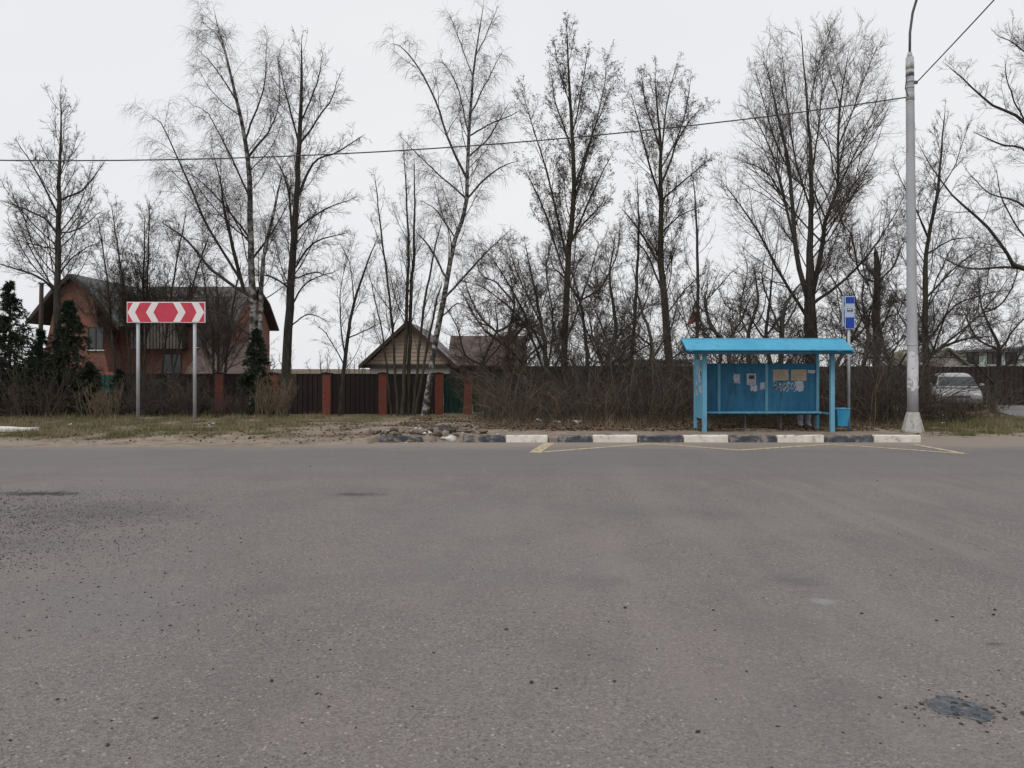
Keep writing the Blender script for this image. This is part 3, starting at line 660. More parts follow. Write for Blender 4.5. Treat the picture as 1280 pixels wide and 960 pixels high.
yf = empty('yard_fence', (10, 36, -.2)); tag(yf, 'long dark brown corrugated metal fence behind the thicket and bus shelter', 'fence')
x = hx(648, 36); k = 0
while x < 33:
    x2 = x + 2.35
    corrugated('panel', x, x2 - .02, 36 - .002 * (k % 2), -.35, 1.68 + .02 * math.sin(k * 2.1), M['fence_brown'], yf)
    MB().tube([(x2 - .01, 36.05, -.5), (x2 - .01, 36.05, 1.72)], .035, 6).build('post', M['dark_metal'], yf)
    x = x2; k += 1

# ------------------------------------------------------------------ bus shelter
sh = empty('bus_shelter', (5.9, 18.9, .12)); tag(sh, 'blue painted metal bus shelter with pitched roof, notices and bench behind the kerb', 'bus shelter')
BL, BR, YFR, YBK = 4.43, 7.37, 18.42, 19.32
ZS = .06
ZT = 2.08
# roof: front slope, back slope, ridge, end faces
xl, xr = 3.93, 7.70
zE, zR, yE, yR, yB = 1.985, 2.265, 18.0, 18.58, 19.95
rf = MB()
def slab(a, b, th):
    a = Vector(a); b = Vector(b); d = (b - a).normalized(); n = Vector((0, -d.z, d.y)) * th
    rf.prism([a, b - d * .004, b - d * .004 + n, a + n], (xr - xl, 0, 0), bev=.004)
slab((xl, yE, zE), (xl, yR, zR - .02), .03)
rf.prism([Vector((xl, yR, zR - .02)), Vector((xr, yR, zR - .02)), Vector((xr, yB, 2.12)), Vector((xl + .33, yB, 2.12))], (0, 0, .03), bev=.004)
roof = rf.build('roof', M['blue_roof'], sh)
MB().box(xl + .01, xr - .01, yE + .012, yE + .07, zE - .075, zE - .004, .004).build('eave_beam', M['blue_shaded'], roof)
MB().prism([Vector((xl + .02, yE + .08, zE - .07)), Vector((xl + .02, yR - .02, 2.03)), Vector((xl + .02, yR - .02, zR - .045)), Vector((xl + .02, yE + .08, zE + .02))], (.04, 0, 0)).build('end_panel', M['blue_shaded'], roof)
MB().prism([Vector((xr - .08, yE + .08, zE - .07)), Vector((xr - .08, yR, 2.03)), Vector((xr - .08, yB - .05, 2.03)), Vector((xr - .08, yB - .05, 2.11)), Vector((xr - .08, yR, zR - .035)), Vector((xr - .08, yE + .08, zE + .02))], (.05, 0, 0)).build('end_panel', M['blue_shaded'], roof)
MB().tube([(xl - .01, yR, zR + .012), (xr + .01, yR, zR + .012)], .016, 8).build('ridge_strip', M['blue_roof'], roof)
for i in range(1, 4):
    x = xl + (xr - xl) * i / 4
    MB().box(x - .008, x + .008, yE - .001, yE + .02, zE + .002, zE + .03).build('seam', M['blue_panel'], roof)
# posts
for x, y, nm in ((BL, YFR, 'post'), (BR, YFR, 'post'), (BL, YBK, 'post'), (BR, YBK, 'post'), (6.14, YBK, 'post'), (4.99, YBK, 'post')):
    w_ = .048 if y == YFR else .036
    top = 1.985 + (y - yE) * .18 if y < yR else 2.03
    if x not in (BL, BR): top = 1.70
    MB().box(x - w_, x + w_, y - w_, y + w_, ZS if x in (BL, BR) else .47, top, .006).build(nm, M['blue_frame'], sh)
for x in (BL, BR):
    MB().box(x - .03, x + .03, YFR + .05, YBK - .038, 2.0, 2.05, .004).build('top_rail', M['blue_shaded'], sh)
MB().box(BL + .04, BR - .04, YBK - .028, YBK + .028, 1.98, 2.028, .004).build('top_rail', M['blue_shaded'], sh)
# left side wall
MB().box(BL - .012, BL + .012, YFR + .05, YBK - .038, .42, 1.76).build('side_wall', M['blue_frame'], sh)
MB().box(BL - .02, BL + .02, YFR + .05, YBK - .038, 1.762, 1.80).build('side_rail', M['blue_frame'], sh)
# back panels
zb0, zt0 = .50, 1.70
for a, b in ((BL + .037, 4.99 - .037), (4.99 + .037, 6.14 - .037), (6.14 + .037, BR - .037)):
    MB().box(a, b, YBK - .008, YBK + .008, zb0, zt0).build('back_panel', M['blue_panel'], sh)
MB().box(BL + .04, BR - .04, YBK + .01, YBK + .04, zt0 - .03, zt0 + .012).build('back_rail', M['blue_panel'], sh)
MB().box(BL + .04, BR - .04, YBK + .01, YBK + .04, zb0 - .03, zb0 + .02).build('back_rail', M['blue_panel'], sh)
# bench
bnch = MB(); bnch.box(BL + .05, BR - .055, 18.87, 18.87 + .12, .525, .565, .006)
bench = bnch.build('bench_slat', M['blue_frame'], sh)
for i in (1, 2):
    MB().box(BL + .05, BR - .055, 18.87 + .135 * i, 18.87 + .135 * i + .12, .525, .565, .006).build('bench_slat', M['blue_frame'], sh)
for x in (BL + .3, 5.6, 6.45, BR - .1):
    MB().box(x - .02, x + .02, 18.9, 19.24, .485, .524, .003).build('bench_bracket', M['blue_panel'], sh)
    MB().box(x - .02, x + .02, 19.2, 19.24, ZS, .485, .003).build('bench_leg', M['dark_metal'], sh)
MB().box(BR - .02, BR + .02, YFR + .05, 19.0, .52, .56, .003).build('arm_rail', M['blue_frame'], sh)

# notices and torn paper on the back panels: each its own thing
YP = YBK - .0115
def sheet(name, label, px0, px1, py0, py1, m, seed, ragged=0.0, holes=0.0, group=None):
    """paper glued flat on the wall; torn edge where ragged"""
    a, b = W(px0, py0, YP), W(px1, py1, YP); q = random.Random(seed); bm = MB()
    xa, xb, zt, zb_ = a.x, b.x, a.z, b.z
    n = 7; pl = []
    for i in range(n): pl.append((xa + (xb - xa) * i / n, zt))
    for i in range(n): pl.append((xb, zt + (zb_ - zt) * i / n))
    for i in range(n): pl.append((xb + (xa - xb) * i / n, zb_))
    for i in range(n): pl.append((xa, zb_ + (zt - zb_) * i / n))
    s_ = ragged * min(abs(xb - xa), abs(zt - zb_))
    pl = [Vector((x_ + q.uniform(-s_, s_), YP, z_ + q.uniform(-s_, s_))) for x_, z_ in pl]
    bm.prism(pl, (0, .002, 0))
    return tag(bm.build(name, m), label, 'notice', group)
nt1 = sheet('notice', 'white paper notice with dark photo on the left half of the shelter back wall', 933.5, 945, 467, 481, M['paper'], 1, .02)
MB().box(W(936, 0, YP).x, W(943, 0, YP).x, YP - .0025, YP - .0005, W(0, 474, YP).z, W(0, 469, YP).z).build('printed_photo', M['ink'], nt1)
for i in range(3):
    z_ = W(0, 476 + i * 1.6, YP).z; MB().box(W(935.5, 0, YP).x, W(943, 0, YP).x, YP - .0022, YP - .0005, z_ - .006, z_).build('text_line', M['ink'], nt1)
for i, (a, b) in enumerate(((966.5, 985.5), (989, 1008))):
    s_ = sheet('notice', ('yellowed timetable sheet, left one of the pair on the shelter back wall', 'yellowed timetable sheet, right one of the pair on the shelter back wall')[i], a, b, 462, 475.5, M['paper_old'], 3 + i, .015)
    for j in range(6):
        z_ = W(0, 464.2 + j * 1.75, YP).z
        MB().box(W(a + 1.5, 0, YP).x, W(b - 1.5 - (j * 7 % 4), 0, YP).x, YP - .0022, YP - .0005, z_ - .008, z_).build('text_line', M['kerb_bare'], s_)
sheet('torn_paper', 'torn white paper scrap hanging under the photo notice on the shelter wall', 938.5, 947, 481.6, 489, M['paper'], 8, .12)
sheet('torn_paper', 'small torn pinkish poster remnant left of the photo notice on the shelter wall', 917.5, 925, 467.5, 479, M['paper'], 9, .13)
sheet('torn_paper', 'torn white paper remnant beside the middle post of the shelter back wall', 950, 957, 478, 487, M['paper'], 10, .13)
sheet('torn_paper', 'white paper sheet with torn edges under the right timetable on the shelter wall', 994, 1005, 476.5, 488.5, M['paper'], 12, .12)
sheet('torn_paper', 'small torn paper strip right of the timetables on the shelter wall', 1010, 1019, 462.5, 466.5, M['paper'], 13, .13)
q = random.Random(31); sc_b = MB()
for i in range(70):
    px, py = q.uniform(967, 993), q.gauss(483, 3.2); c = W(px, py, YP); r_ = q.uniform(.006, .032)
    sc_b.prism([c + Vector((math.cos(a_) * r_ * q.uniform(.4, 1.2), 0, math.sin(a_) * r_ * q.uniform(.5, 1.4))) for a_ in [j * 2 * math.pi / 6 for j in range(6)]], (0, .0015, 0))
tag(sc_b.build('paper_scraps', M['paper']), 'many tiny glued paper scraps under the left timetable on the shelter wall', 'paper scraps', kind='stuff')
q = random.Random(33); sc_b = MB()
for i in range(16):
    y_ = q.uniform(18.55, 19.15); z_ = q.uniform(1.0, 1.6); r_ = q.uniform(.03, .09)
    sc_b.prism([Vector((BL - .0125, y_ + math.cos(a_) * r_ * q.uniform(.4, 1.), z_ + math.sin(a_) * r_ * q.uniform(.6, 1.9))) for a_ in [j * 2 * math.pi / 7 for j in range(7)]], (-.0015, 0, 0))
tag(sc_b.build('paper_scraps', M['paper']), 'worn paper remnants glued on the outer left side wall of the shelter', 'paper scraps', kind='stuff')

# litter bin hanging right of the shelter
bn = empty('litter_bin', (7.66, 18.62, .12)); tag(bn, 'small blue tapered metal litter bin beside the right shelter post', 'bin')
b = MB(); zt_, zb_ = .665, .25
def ring(w_, d_, z): return [Vector((7.66 + sx * w_, 18.62 + sy * d_, z)) for sx, sy in ((-1, -1), (1, -1), (1, 1), (-1, 1))]
ro, ri, rb_ = ring(.155, .14, zt_), ring(.14, .125, zt_), ring(.11, .10, zb_)
V = lambda l: [b.bm.verts.new(p_) for p_ in l]
vo_, vi_, vb_, vbi = V(ro), V(ri), V(rb_), V([p_ + Vector((0, 0, .02)) for p_ in ring(.10, .09, zb_)])
for i in range(4):
    j = (i + 1) % 4
    b.bm.faces.new((vb_[i], vb_[j], vo_[j], vo_[i])); b.bm.faces.new((vo_[i], vo_[j], vi_[j], vi_[i])); b.bm.faces.new((vi_[i], vi_[j], vbi[j], vbi[i]))
b.bm.faces.new(vb_[::-1]); b.bm.faces.new(vbi)
b.build('body', M['bin_blue'], bn)
r_ = MB(); r_.tube([p_ + Vector((0, 0, 0)) for p_ in ring(.157, .142, zt_ - .005) + ring(.157, .142, zt_ - .005)[:1]], .012, 6); r_.build('rim', M['blue_frame'], bn)
for sx in (-1, 1): MB().tube([(7.66 + sx * .175, 18.62, .02), (7.66 + sx * .175, 18.62, .56)], .014, 6).build('leg', M['blue_panel'], bn)
MB().tube([(7.66 - .19, 18.62, .53), (7.66 + .19, 18.62, .53)], .010, 6).build('pivot', M['galv'], bn)

# bus stop sign on its post behind the shelter
Yb = 19.75
st_x = W(1061, 0, Yb).x
bs = empty('bus_stop_sign', (st_x, Yb, .1)); tag(bs, 'blue and white bus stop sign with bus pictogram rising above the shelter roof', 'sign')
MB().tube([(st_x, Yb, .0), (st_x, Yb, W(0, 372, Yb).z)], .035, 10).build('pole', M['galv'], bs)
z1, z0 = W(0, 371.5, Yb).z, W(0, 410.5, Yb).z
wd = .105
pl = MB(); pl.box(st_x - wd - .015, st_x + wd + .015, Yb - .065, Yb - .04, z0 - .02, z1 + .02, .008); plate = pl.build('plate', M['plate'], bs)
MB().box(st_x - wd, st_x + wd, Yb - .069, Yb - .0652, z1 - .16, z1).build('blue_field', M['sign_blue'], plate)
MB().box(st_x - wd, st_x + wd, Yb - .069, Yb - .0652, z0, z0 + .27).build('blue_field', M['sign_blue'], plate)
bus = MB(); zc = (z0 + z1) / 2 + .06
bus.prism([Vector((st_x + a_, Yb - .0682, zc + b_)) for a_, b_ in ((-.07, -.03), (.07, -.03), (.07, .02), (.055, .042), (-.07, .042))], (0, .002, 0)); bus.build('bus_pictogram', M['ink'], plate)
for sx in (-.04, .04): MB().tube([(st_x + sx, Yb - .069, zc - .035), (st_x + sx, Yb - .0665, zc - .035)], .014, 10).build('wheel_pictogram', M['ink'], plate)
for sx in (-.035, .02): MB().box(st_x + sx - .02, st_x + sx + .02, Yb - .0705, Yb - .069, zc + .005, zc + .03).build('window_pictogram', M['sign_white'], plate)
# second plate turned edge-on at the left of the post
p2 = MB(); p2.box(st_x - wd - .045, st_x - wd - .03, Yb - .04, Yb + .06, z0 + .04, z1 + .03, .004); p2.build('side_plate', M['plate'], bs)
for z_ in (z0 + .1, z1 - .1): MB().box(st_x - wd - .04, st_x + .045, Yb - .04, Yb + .04, z_ - .02, z_ + .02, .003).build('clamp', M['galv'], bs)

# ------------------------------------------------------------------ red and white direction board
Yk = 22.7
cs = empty('chevron_sign', (W(207, 0, Yk).x, Yk, .03)); tag(cs, 'wide red and white chevron direction board on two grey posts on the left verge', 'sign')
xa, xb = W(159, 0, Yk).x, W(257, 0, Yk).x; za, zb_ = W(0, 403.5, Yk).z, W(0, 377.5, Yk).z
bd = MB(); bd.box(xa, xb, Yk - .03, Yk, za, zb_, .006); board = bd.build('board', M['sign_white'], cs)
Lw, Hh = xb - xa, zb_ - za; mg = .022
MB().box(xa + mg, xb - mg, Yk - .034, Yk - .0302, za + mg, zb_ - mg).build('red_field', M['sign_red'], board)
def chev(t0, t1, tip0, tip1):
    y = Yk - .038; zt_, zb2, zm_ = zb_ - mg, za + mg, (za + zb_) / 2
    pts_ = [(t0, zt_), (t1, zt_), (tip1, zm_), (t1, zb2), (t0, zb2), (tip0, zm_)]
    MB().prism([Vector((xa + Lw * u, y, z)) for u, z in pts_], (0, .0035, 0)).build('chevron', M['sign_white'], board)
chev(.082, .172, .012, .108); chev(.320, .408, .248, .342)
chev(1 - .408, 1 - .320, 1 - .342, 1 - .248); chev(1 - .172, 1 - .082, 1 - .108, 1 - .012)
for px in (171.5, 242.5):
    x = W(px, 0, Yk).x; MB().tube([(x, Yk + .055, -.2), (x, Yk + .055, zb_ - .04)], .048, 12).build('post', M['galv'], cs)
    for z_ in (za + .1, zb_ - .12): MB().box(x - .07, x + .07, Yk + .001, Yk + .11, z_ - .02, z_ + .02, .004).build('clamp', M['galv'], cs)

# ------------------------------------------------------------------ street lamp post with bracket, wires
Yl = 19.6
lx_ = W(1141, 0, Yl).x; zl = .08
ls = empty('street_lamp', (lx_, Yl, zl)); tag(ls, 'tall grey concrete street lamp post with curved bracket and flared base right of the shelter', 'street lamp')
b = MB(); n = 8
def oct_(r0, z, f=1.0): return [Vector((lx_ + r0 * math.cos(R(22.5) + i * math.pi / 4), Yl + r0 * math.sin(R(22.5) + i * math.pi / 4), z)) for i in range(8)]
prof_ = [(.262, -.05), (.255, .08), (.225, .2), (.155, .48), (.142, .52)]
rg = [[b.bm.verts.new(p_) for p_ in oct_(r0, z)] for r0, z in prof_]
for a_, c_ in zip(rg, rg[1:]):
    for i in range(8): b.bm.faces.new((a_[i], a_[(i + 1) % 8], c_[(i + 1) % 8], c_[i]))
b.bm.faces.new(rg[-1]); b.build('base', M['concrete'], ls)
ztop = W(0, 72, Yl).z; lean = -.075
MB().tube([(lx_ + lean * t_, Yl, .5 + (ztop - .5) * t_) for t_ in [i / 12 for i in range(13)]], [.128 - .036 * t_ for t_ in [i / 12 for i in range(13)]], 20).build('post', M['pole'], ls)
tx = lx_ + lean
MB().tube([(tx, Yl, ztop - .02), (tx, Yl, ztop + .12)], [.075, .05], 12).build('cap', M['pole'], ls)
br = [Vector((tx, Yl, ztop + .1)), Vector((tx, Yl - .01, ztop + .6)), Vector((tx + .02, Yl - .1, ztop + 1.05)), Vector((tx + .06, Yl - .32, ztop + 1.45)), Vector((tx + .10, Yl - .7, ztop + 1.75)), Vector((tx + .14, Yl - 1.3, ztop + 1.9))]
MB().tube(br, .030, 10).build('bracket', M['dark_metal'], ls)
hd = MB(); hd.blob((tx + .16, Yl - 1.6, ztop + 1.88), (.12, .34, .08), 3, 3, amp=.05); hd.build('lamp_head', M['galv'], ls)
for i, (py0, py1, m) in enumerate(((78, 87, 'concrete'), (91, 96, 'dark_metal'), (100, 104, 'galv'), (108, 111, 'galv'), (116, 126, 'concrete'), (430, 432, 'galv'))):
    z0_, z1_ = W(0, py1, Yl).z, W(0, py0, Yl).z; t_ = (z0_ - .5) / (ztop - .5)
    MB().tube([(lx_ + lean * t_, Yl, z0_), (lx_ + lean * t_, Yl, z1_)], .128 - .036 * t_ + .003, 20).build('band', M[m], ls)
MB().tube([(tx + .02, Yl - .1, W(0, 92, Yl).z), (tx - .12, Yl - .1, W(0, 96, Yl).z), (tx - .15, Yl - .08, W(0, 112, Yl).z), (tx - .08, Yl - .09, W(0, 122, Yl).z)], .012, 6).build('cable_loop', M['wire'], ls)
MB().box(tx + .07, tx + .19, Yl - .03, Yl + .03, W(0, 105, Yl).z, W(0, 101, Yl).z, .01).build('insulator', M['dark_metal'], ls)
# glued paper remnants on the post
q = random.Random(12)
pn = MB()
for i in range(80):
    z_ = q.uniform(W(0, 490, Yl).z, W(0, 447, Yl).z) + .06 * q.random(); a0 = q.uniform(R(175), R(330)); da = q.uniform(.35, 1.0); hh = q.uniform(.04, .2); t_ = (z_ - .5) / (ztop - .5); r0 = .128 - .036 * t_ + .0025 + .0001 * i
    for j in range(4):
        a1, a2 = a0 + da * j / 4, a0 + da * (j + 1) / 4
        e0, e1 = q.uniform(-.015, .015), q.uniform(-.015, .015)
        pn.poly([(lx_ + lean * t_ + r0 * math.cos(a1), Yl + r0 * math.sin(a1), z_ + e0), (lx_ + lean * t_ + r0 * math.cos(a2), Yl + r0 * math.sin(a2), z_ + e0), (lx_ + lean * t_ + r0 * math.cos(a2), Yl + r0 * math.sin(a2), z_ + hh + e1), (lx_ + lean * t_ + r0 * math.cos(a1), Yl + r0 * math.sin(a1), z_ + hh + e1)])
tag(pn.build('paper_remnants', M['paper_pole']), 'torn white paper remnants glued around the lower lamp post', 'paper scraps', kind='stuff')
zw = W(0, 121, Yl).z
wp = []
for i in range(49):
    x = tx - .1 + (-52 - tx) * i / 48; wp.append((x, Yl, 6.68 + (zw - 6.68) * ((x + 11) / (tx + 11)) ** 2))
tag(MB().tube(wp, .016, 5).build('overhead_wire', M['wire']), 'sagging overhead wire running left from the lamp post across the trees', 'wire')
a, b_ = Vector((tx + .17, Yl, W(0, 103, Yl).z)), W(1880, -745, 7.5)
tag(MB().tube([a.lerp(b_, i / 20) - Vector((0, 0, .18 * math.sin(math.pi * i / 20))) for i in range(21)], .014, 5).build('overhead_wire', M['wire']), 'overhead wire rising from the lamp post to the upper right corner', 'wire')

# ------------------------------------------------------------------ silver car in the yard entrance
Yc_ = 31.0; cxr = W(1192, 0, Yc_ + 1.9).x
car = empty('parked_car', (cxr, Yc_ + 1.9, gz(cxr, Yc_ + 1.9)), R(158)); tag(car, 'silver hatchback parked behind the bushes right of the lamp post', 'car')
cz = gz(cxr, Yc_ + 1.9)
CM = Matrix.Translation((cxr, Yc_ + 1.9, cz)) @ Matrix.Rotation(R(180 - 22), 4, 'Z')
def carpart(bm_, name, m, parent=None, sm=True):
    bmesh.ops.transform(bm_.bm, matrix=CM, verts=list(bm_.bm.verts))
    if sm:
        for f in bm_.bm.faces: f.smooth = True
    return bm_.build(name, m, parent or car)
# local: front at +y; sections along y: (y, half width, z sill, z belt, half width roof, z roof)
body = MB()
secs = [(-1.95, .70, .42, .86), (-1.88, .80, .28, .93), (-1.2, .84, .24, .95), (0, .85, .24, .94), (1.0, .84, .24, .90), (1.7, .78, .26, .76), (1.98, .66, .36, .62)]
rgs = []
for (y, hw, zl_, zb2) in secs:
    zmid = (zl_ + zb2) / 2 + .08
    rgs.append([body.bm.verts.new(p_) for p_ in [(-hw * .9, y, zl_), (-hw, y, zl_ + .12), (-hw * 1.01, y, zmid), (-hw * .95, y, zb2 - .03), (-hw * .87, y, zb2), (hw * .87, y, zb2), (hw * .95, y, zb2 - .03), (hw * 1.01, y, zmid), (hw, y, zl_ + .12), (hw * .9, y, zl_)]])
for a_, c_ in zip(rgs, rgs[1:]):
    for i in range(10): body.bm.faces.new((a_[i], a_[(i + 1) % 10], c_[(i + 1) % 10], c_[i]))
body.bm.faces.new(rgs[0]); body.bm.faces.new(rgs[-1][::-1]); bmesh.ops.recalc_face_normals(body.bm, faces=list(body.bm.faces))
cb = carpart(body, 'body', M['car_paint'])
cab = MB()
cs_ = [(-1.86, .74, .92, .92), (-1.55, .76, .93, 1.40), (-.9, .76, .94, 1.47), (0, .76, .94, 1.46), (.45, .75, .93, 1.36), (1.15, .72, .90, .90)]
rgs = []
for (y, hw, zb2, zr_) in cs_:
    h_ = zr_ - zb2; tw_ = hw - .20 * h_ / .5 if h_ > .05 else hw * .98
    rgs.append([cab.bm.verts.new(p_) for p_ in [(-hw, y, zb2 - .03), (-tw_ - .02, y, zr_ - .06 * min(1, h_ * 3)), (-tw_ * .82, y, zr_), (tw_ * .82, y, zr_), (tw_ + .02, y, zr_ - .06 * min(1, h_ * 3)), (hw, y, zb2 - .03)]])
for a_, c_ in zip(rgs, rgs[1:]):
    for i in range(5): cab.bm.faces.new((a_[i], a_[i + 1], c_[i + 1], c_[i]))
bmesh.ops.recalc_face_normals(cab.bm, faces=list(cab.bm.faces))
cabo = carpart(cab, 'cabin', M['car_paint'])
def glass(pts_, name='window_glass'):
    g_ = MB(); g_.poly([Vector(p_) for p_ in pts_]); return carpart(g_, name, M['glass'], car, False)
glass([(-.62, -1.845, .985), (.62, -1.845, .985), (.50, -1.60, 1.355), (-.50, -1.60, 1.355)], 'rear_window')
for s_ in (-1, 1):
    glass([(s_ * .765, -1.35, 1.0), (s_ * .765, -.55, 1.0), (s_ * .615, -.55, 1.37), (s_ * .615, -1.3, 1.36)], 'side_window'); glass([(s_ * .765, -.48, 1.0), (s_ * .765, .62, .99), (s_ * .62, .28, 1.35), (s_ * .615, -.48, 1.37)], 'side_window')
    t_ = MB(); t_.box(s_ * .70 - .10, s_ * .70 + .10, -1.955, -1.86, .66, .86, .02); carpart(t_, 'tail_light', M['sign_red'], car, False)
    m_ = MB(); m_.blob((s_ * .93, .55, 1.0), (.10, .06, .07), 4, 2, amp=.05); carpart(m_, 'mirror', M['car_paint'])
    for y in (-1.25, 1.3):
        w_ = MB(); w_.tube([(s_ * .70, y, .29), (s_ * .87, y, .29)], .29, 20); wo = carpart(w_, 'wheel', M['tyre'], car, False)
        w_ = MB(); w_.tube([(s_ * .872, y, .29), (s_ * .882, y, .29)], .17, 16); carpart(w_, 'rim', M['galv'], wo, False)
glass([(-.60, .56, 1.325), (.60, .56, 1.325), (.68, 1.06, .965), (-.68, 1.06, .965)], 'windscreen')
for s_ in (-1, 1):
    t_ = MB(); t_.blob((s_ * .56, 1.86, .62), (.16, .10, .075), 4, 2, amp=.05); carpart(t_, 'headlight', M['sign_white'])
gr_ = MB(); gr_.box(-.34, .34, 1.93, 2.01, .52, .62, .02); carpart(gr_, 'grille', M['dark_metal'], car, False)
bf_ = MB(); bf_.box(-.70, .70, 1.88, 2.04, .26, .42, .05); carpart(bf_, 'bumper', M['dark_metal'])
bmp = MB(); bmp.box(-.72, .72, -2.03, -1.9, .34, .55, .05); carpart(bmp, 'bumper', M['dark_metal'])
pl_ = MB(); pl_.box(-.25, .25, -2.04, -2.031, .56, .66); carpart(pl_, 'number_plate', M['sign_white'], car, False)

# ------------------------------------------------------------------ flag on a pole behind the thicket
Yfl = 41.0
fl = empty('flag', (W(872, 0, Yfl).x, Yfl, -.1)); tag(fl, 'limp green white and red flag on a pole above the left end of the shelter', 'flag')
MB().tube([(W(872, 0, Yfl).x, Yfl, -.2), (W(872, 0, Yfl).x, Yfl, W(0, 368, Yfl).z)], .03, 8).build('pole', M['galv'], fl)
for i, (a_, b_, m_) in enumerate(((0, .36, 'flag_green'), (.36, .52, 'flag_white'), (.52, 1, 'flag_red'))):
    c_ = MB(); rows = []
    for j in range(7):
        u = a_ + (b_ - a_) * j / 6; z_ = W(0, 372 + 30 * u, Yfl).z; row = []
        for k in range(7):
            v = k / 6; x = W(871.5 - (3 + 11 * u) * v, 0, Yfl).x; row.append(c_.bm.verts.new((x, Yfl - .02 + .10 * math.sin(v * 9 + u * 4) * v, z_ - .25 * v)))
        rows.append(row)
    for r1, r2 in zip(rows, rows[1:]):
        for k in range(6): f = c_.bm.faces.new((r1[k], r1[k + 1], r2[k + 1], r2[k])); f.smooth = True
    c_.build('cloth_band', M[m_], fl)

# ------------------------------------------------------------------ rubble, plank, litter
rc = [(497, 541.5, .26, .11, .09, 'chalk', 'white broken concrete chunk lying on the torn up kerb heap'), (562, 547.5, .20, .10, .09, 'chalk', 'pale broken concrete lump low in the rubble left of the striped kerb')]
for i, (px, py, a_, b_, c_, m_, lab) in enumerate(rc):
    Y = 17.75 - .35 * i; x = (px - 640) * Y / F; z_ = CAMH - (py - HZ) * Y / F
    ob_ = MB(); ob_.blob((x, Y, z_), (a_, b_, c_), 60 + i, 2, amp=.8); tag(ob_.build('concrete_chunk', M[m_]), lab, 'rubble')
q = random.Random(77); rbm = MB()
for i in range(170):
    x = px_x(q.gauss(520, 34)); y = KERB_Y + abs(q.gauss(.18, .32)) + .02; r0 = q.choice((.02, .03, .03, .05, .07, .1)) * q.uniform(.6, 1.1)
    if x > px_x(606) : y += .25
    rbm.blob((x, y, gz(x, y) + r0 * .3), (r0 * q.uniform(.8, 1.7), r0, r0 * .7), i, 1, mi=q.choice((0, 0, 0, 0, 1)), amp=.8)
for i in range(8):
    x = px_x(q.uniform(530, 600)); y = KERB_Y + q.uniform(.35, .7); rbm.blob((x, y, gz(x, y) + .05), (q.uniform(.1, .24), .1, q.uniform(.04, .08)), 300 + i, 2, mi=i % 2, amp=.9)
for i in range(34):
    x = px_x(q.gauss(535, 34)); y = KERB_Y + abs(q.gauss(.2, .3)); r0 = q.uniform(.015, .045); rbm.blob((x, y, gz(x, y) + r0 * .5), (r0 * 1.5, r0, r0 * .6), 500 + i, 1, mi=2, amp=.8)
tag(rbm.build('rubble', [M['rubble'], M['rubble_dark'], M['chalk']]), 'heap of dark and brown broken asphalt clods where the kerb is torn out', 'rubble', kind='stuff')
Yp = 18.9; pk_ = MB(); x0, x1 = W(-14, 0, Yp).x, W(45, 0, Yp).x; zp = gz(-12, Yp)
pk_.box(x0, x1, Yp - .16, Yp + .16, zp + .02, zp + .12, .02, rot=Matrix.Rotation(R(-3), 3, 'Z') @ Matrix.Rotation(R(1), 3, 'Y'), piv=(-12, Yp, zp))
bmesh.ops.subdivide_edges(pk_.bm, edges=list(pk_.bm.edges), cuts=2)
for v in pk_.bm.verts: v.co += Vector((q.uniform(-.015, .015), q.uniform(-.012, .012), q.uniform(-.01, .01)))
tag(pk_.build('concrete_slab', M['chalk']), 'long white concrete slab lying on the dirt verge at the left edge', 'slab')
for i in range(16):
    px = q.uniform(672, 735) if i < 10 else q.choice((90, 262, 865, 905, 1005, 1180)) + q.uniform(-8, 8)
    Y = q.uniform(20.6, 22.2) if i < 10 else q.uniform(20.2, 21.5)
    x = (px - 640) * Y / F; z_ = gz(x, Y); b = MB(); r0 = q.uniform(.05, .13)
    vs0 = [b.bm.verts.new((x + math.cos(a_) * r0 * q.uniform(.6, 1.2), Y + math.sin(a_) * r0 * q.uniform(.5, 1), z_ + .02 + q.uniform(0, .07))) for a_ in [j * 2 * math.pi / 7 for j in range(7)]]
    c0 = b.bm.verts.new((x, Y, z_ + .06)); 
    for j in range(7): b.bm.faces.new((c0, vs0[j], vs0[(j + 1) % 7]))
    tag(b.build('litter_scrap', M['paper']), 'crumpled pale litter scrap lying on the ground under the bushes', 'litter', 'litter scraps along the verge')

# asphalt: sunken dark repair with broken edge, loose gravel
pb = MB(); c0 = gp(1198, 885); q = random.Random(3)
pb.prism([Vector((c0.x + math.cos(j * math.pi / 9) * .14 * q.uniform(.45, 1.25), c0.y + math.sin(j * math.pi / 9) * .14 * q.uniform(.45, 1.2), .0012)) for j in range(18)], (0, 0, .0018))
for i in range(46):
    a_ = q.uniform(0, 6.283); rr_ = math.sqrt(q.random()); x = c0.x + math.cos(a_) * rr_ * .13; y = c0.y + math.sin(a_) * rr_ * .14
    pb.blob((x, y, .001), (q.uniform(.012, .035), q.uniform(.01, .02), q.uniform(.003, .007)), i, 1, amp=.8)
tag(pb.build('asphalt_patch', M['patch']), 'blue-grey crumbled asphalt patch in the near right of the road', 'patch', kind='stuff')
q = random.Random(9); NP = 5240
gx, gy, gr = [], [], []
for i in range(NP):
    if i < 4200: px, py = abs(q.gauss(50, 105)) - 8, 612 + abs(q.gauss(0, 40)) + max(0, q.gauss(0, 12))
    elif i < 4900: px, py = q.uniform(-10, 330), q.uniform(600, 800)
    elif i < 4990: px, py = q.gauss(1198, 38), q.gauss(886, 10)
    else: px, py = q.uniform(-20, 1300), 575 + (q.random() ** 1.4) * 400
    p_ = gp(px, py); gx.append(p_.x); gy.append(p_.y); gr.append(min(.012, q.lognormvariate(-5.25, .42)) * (.72 if i < 4900 else 1.0))
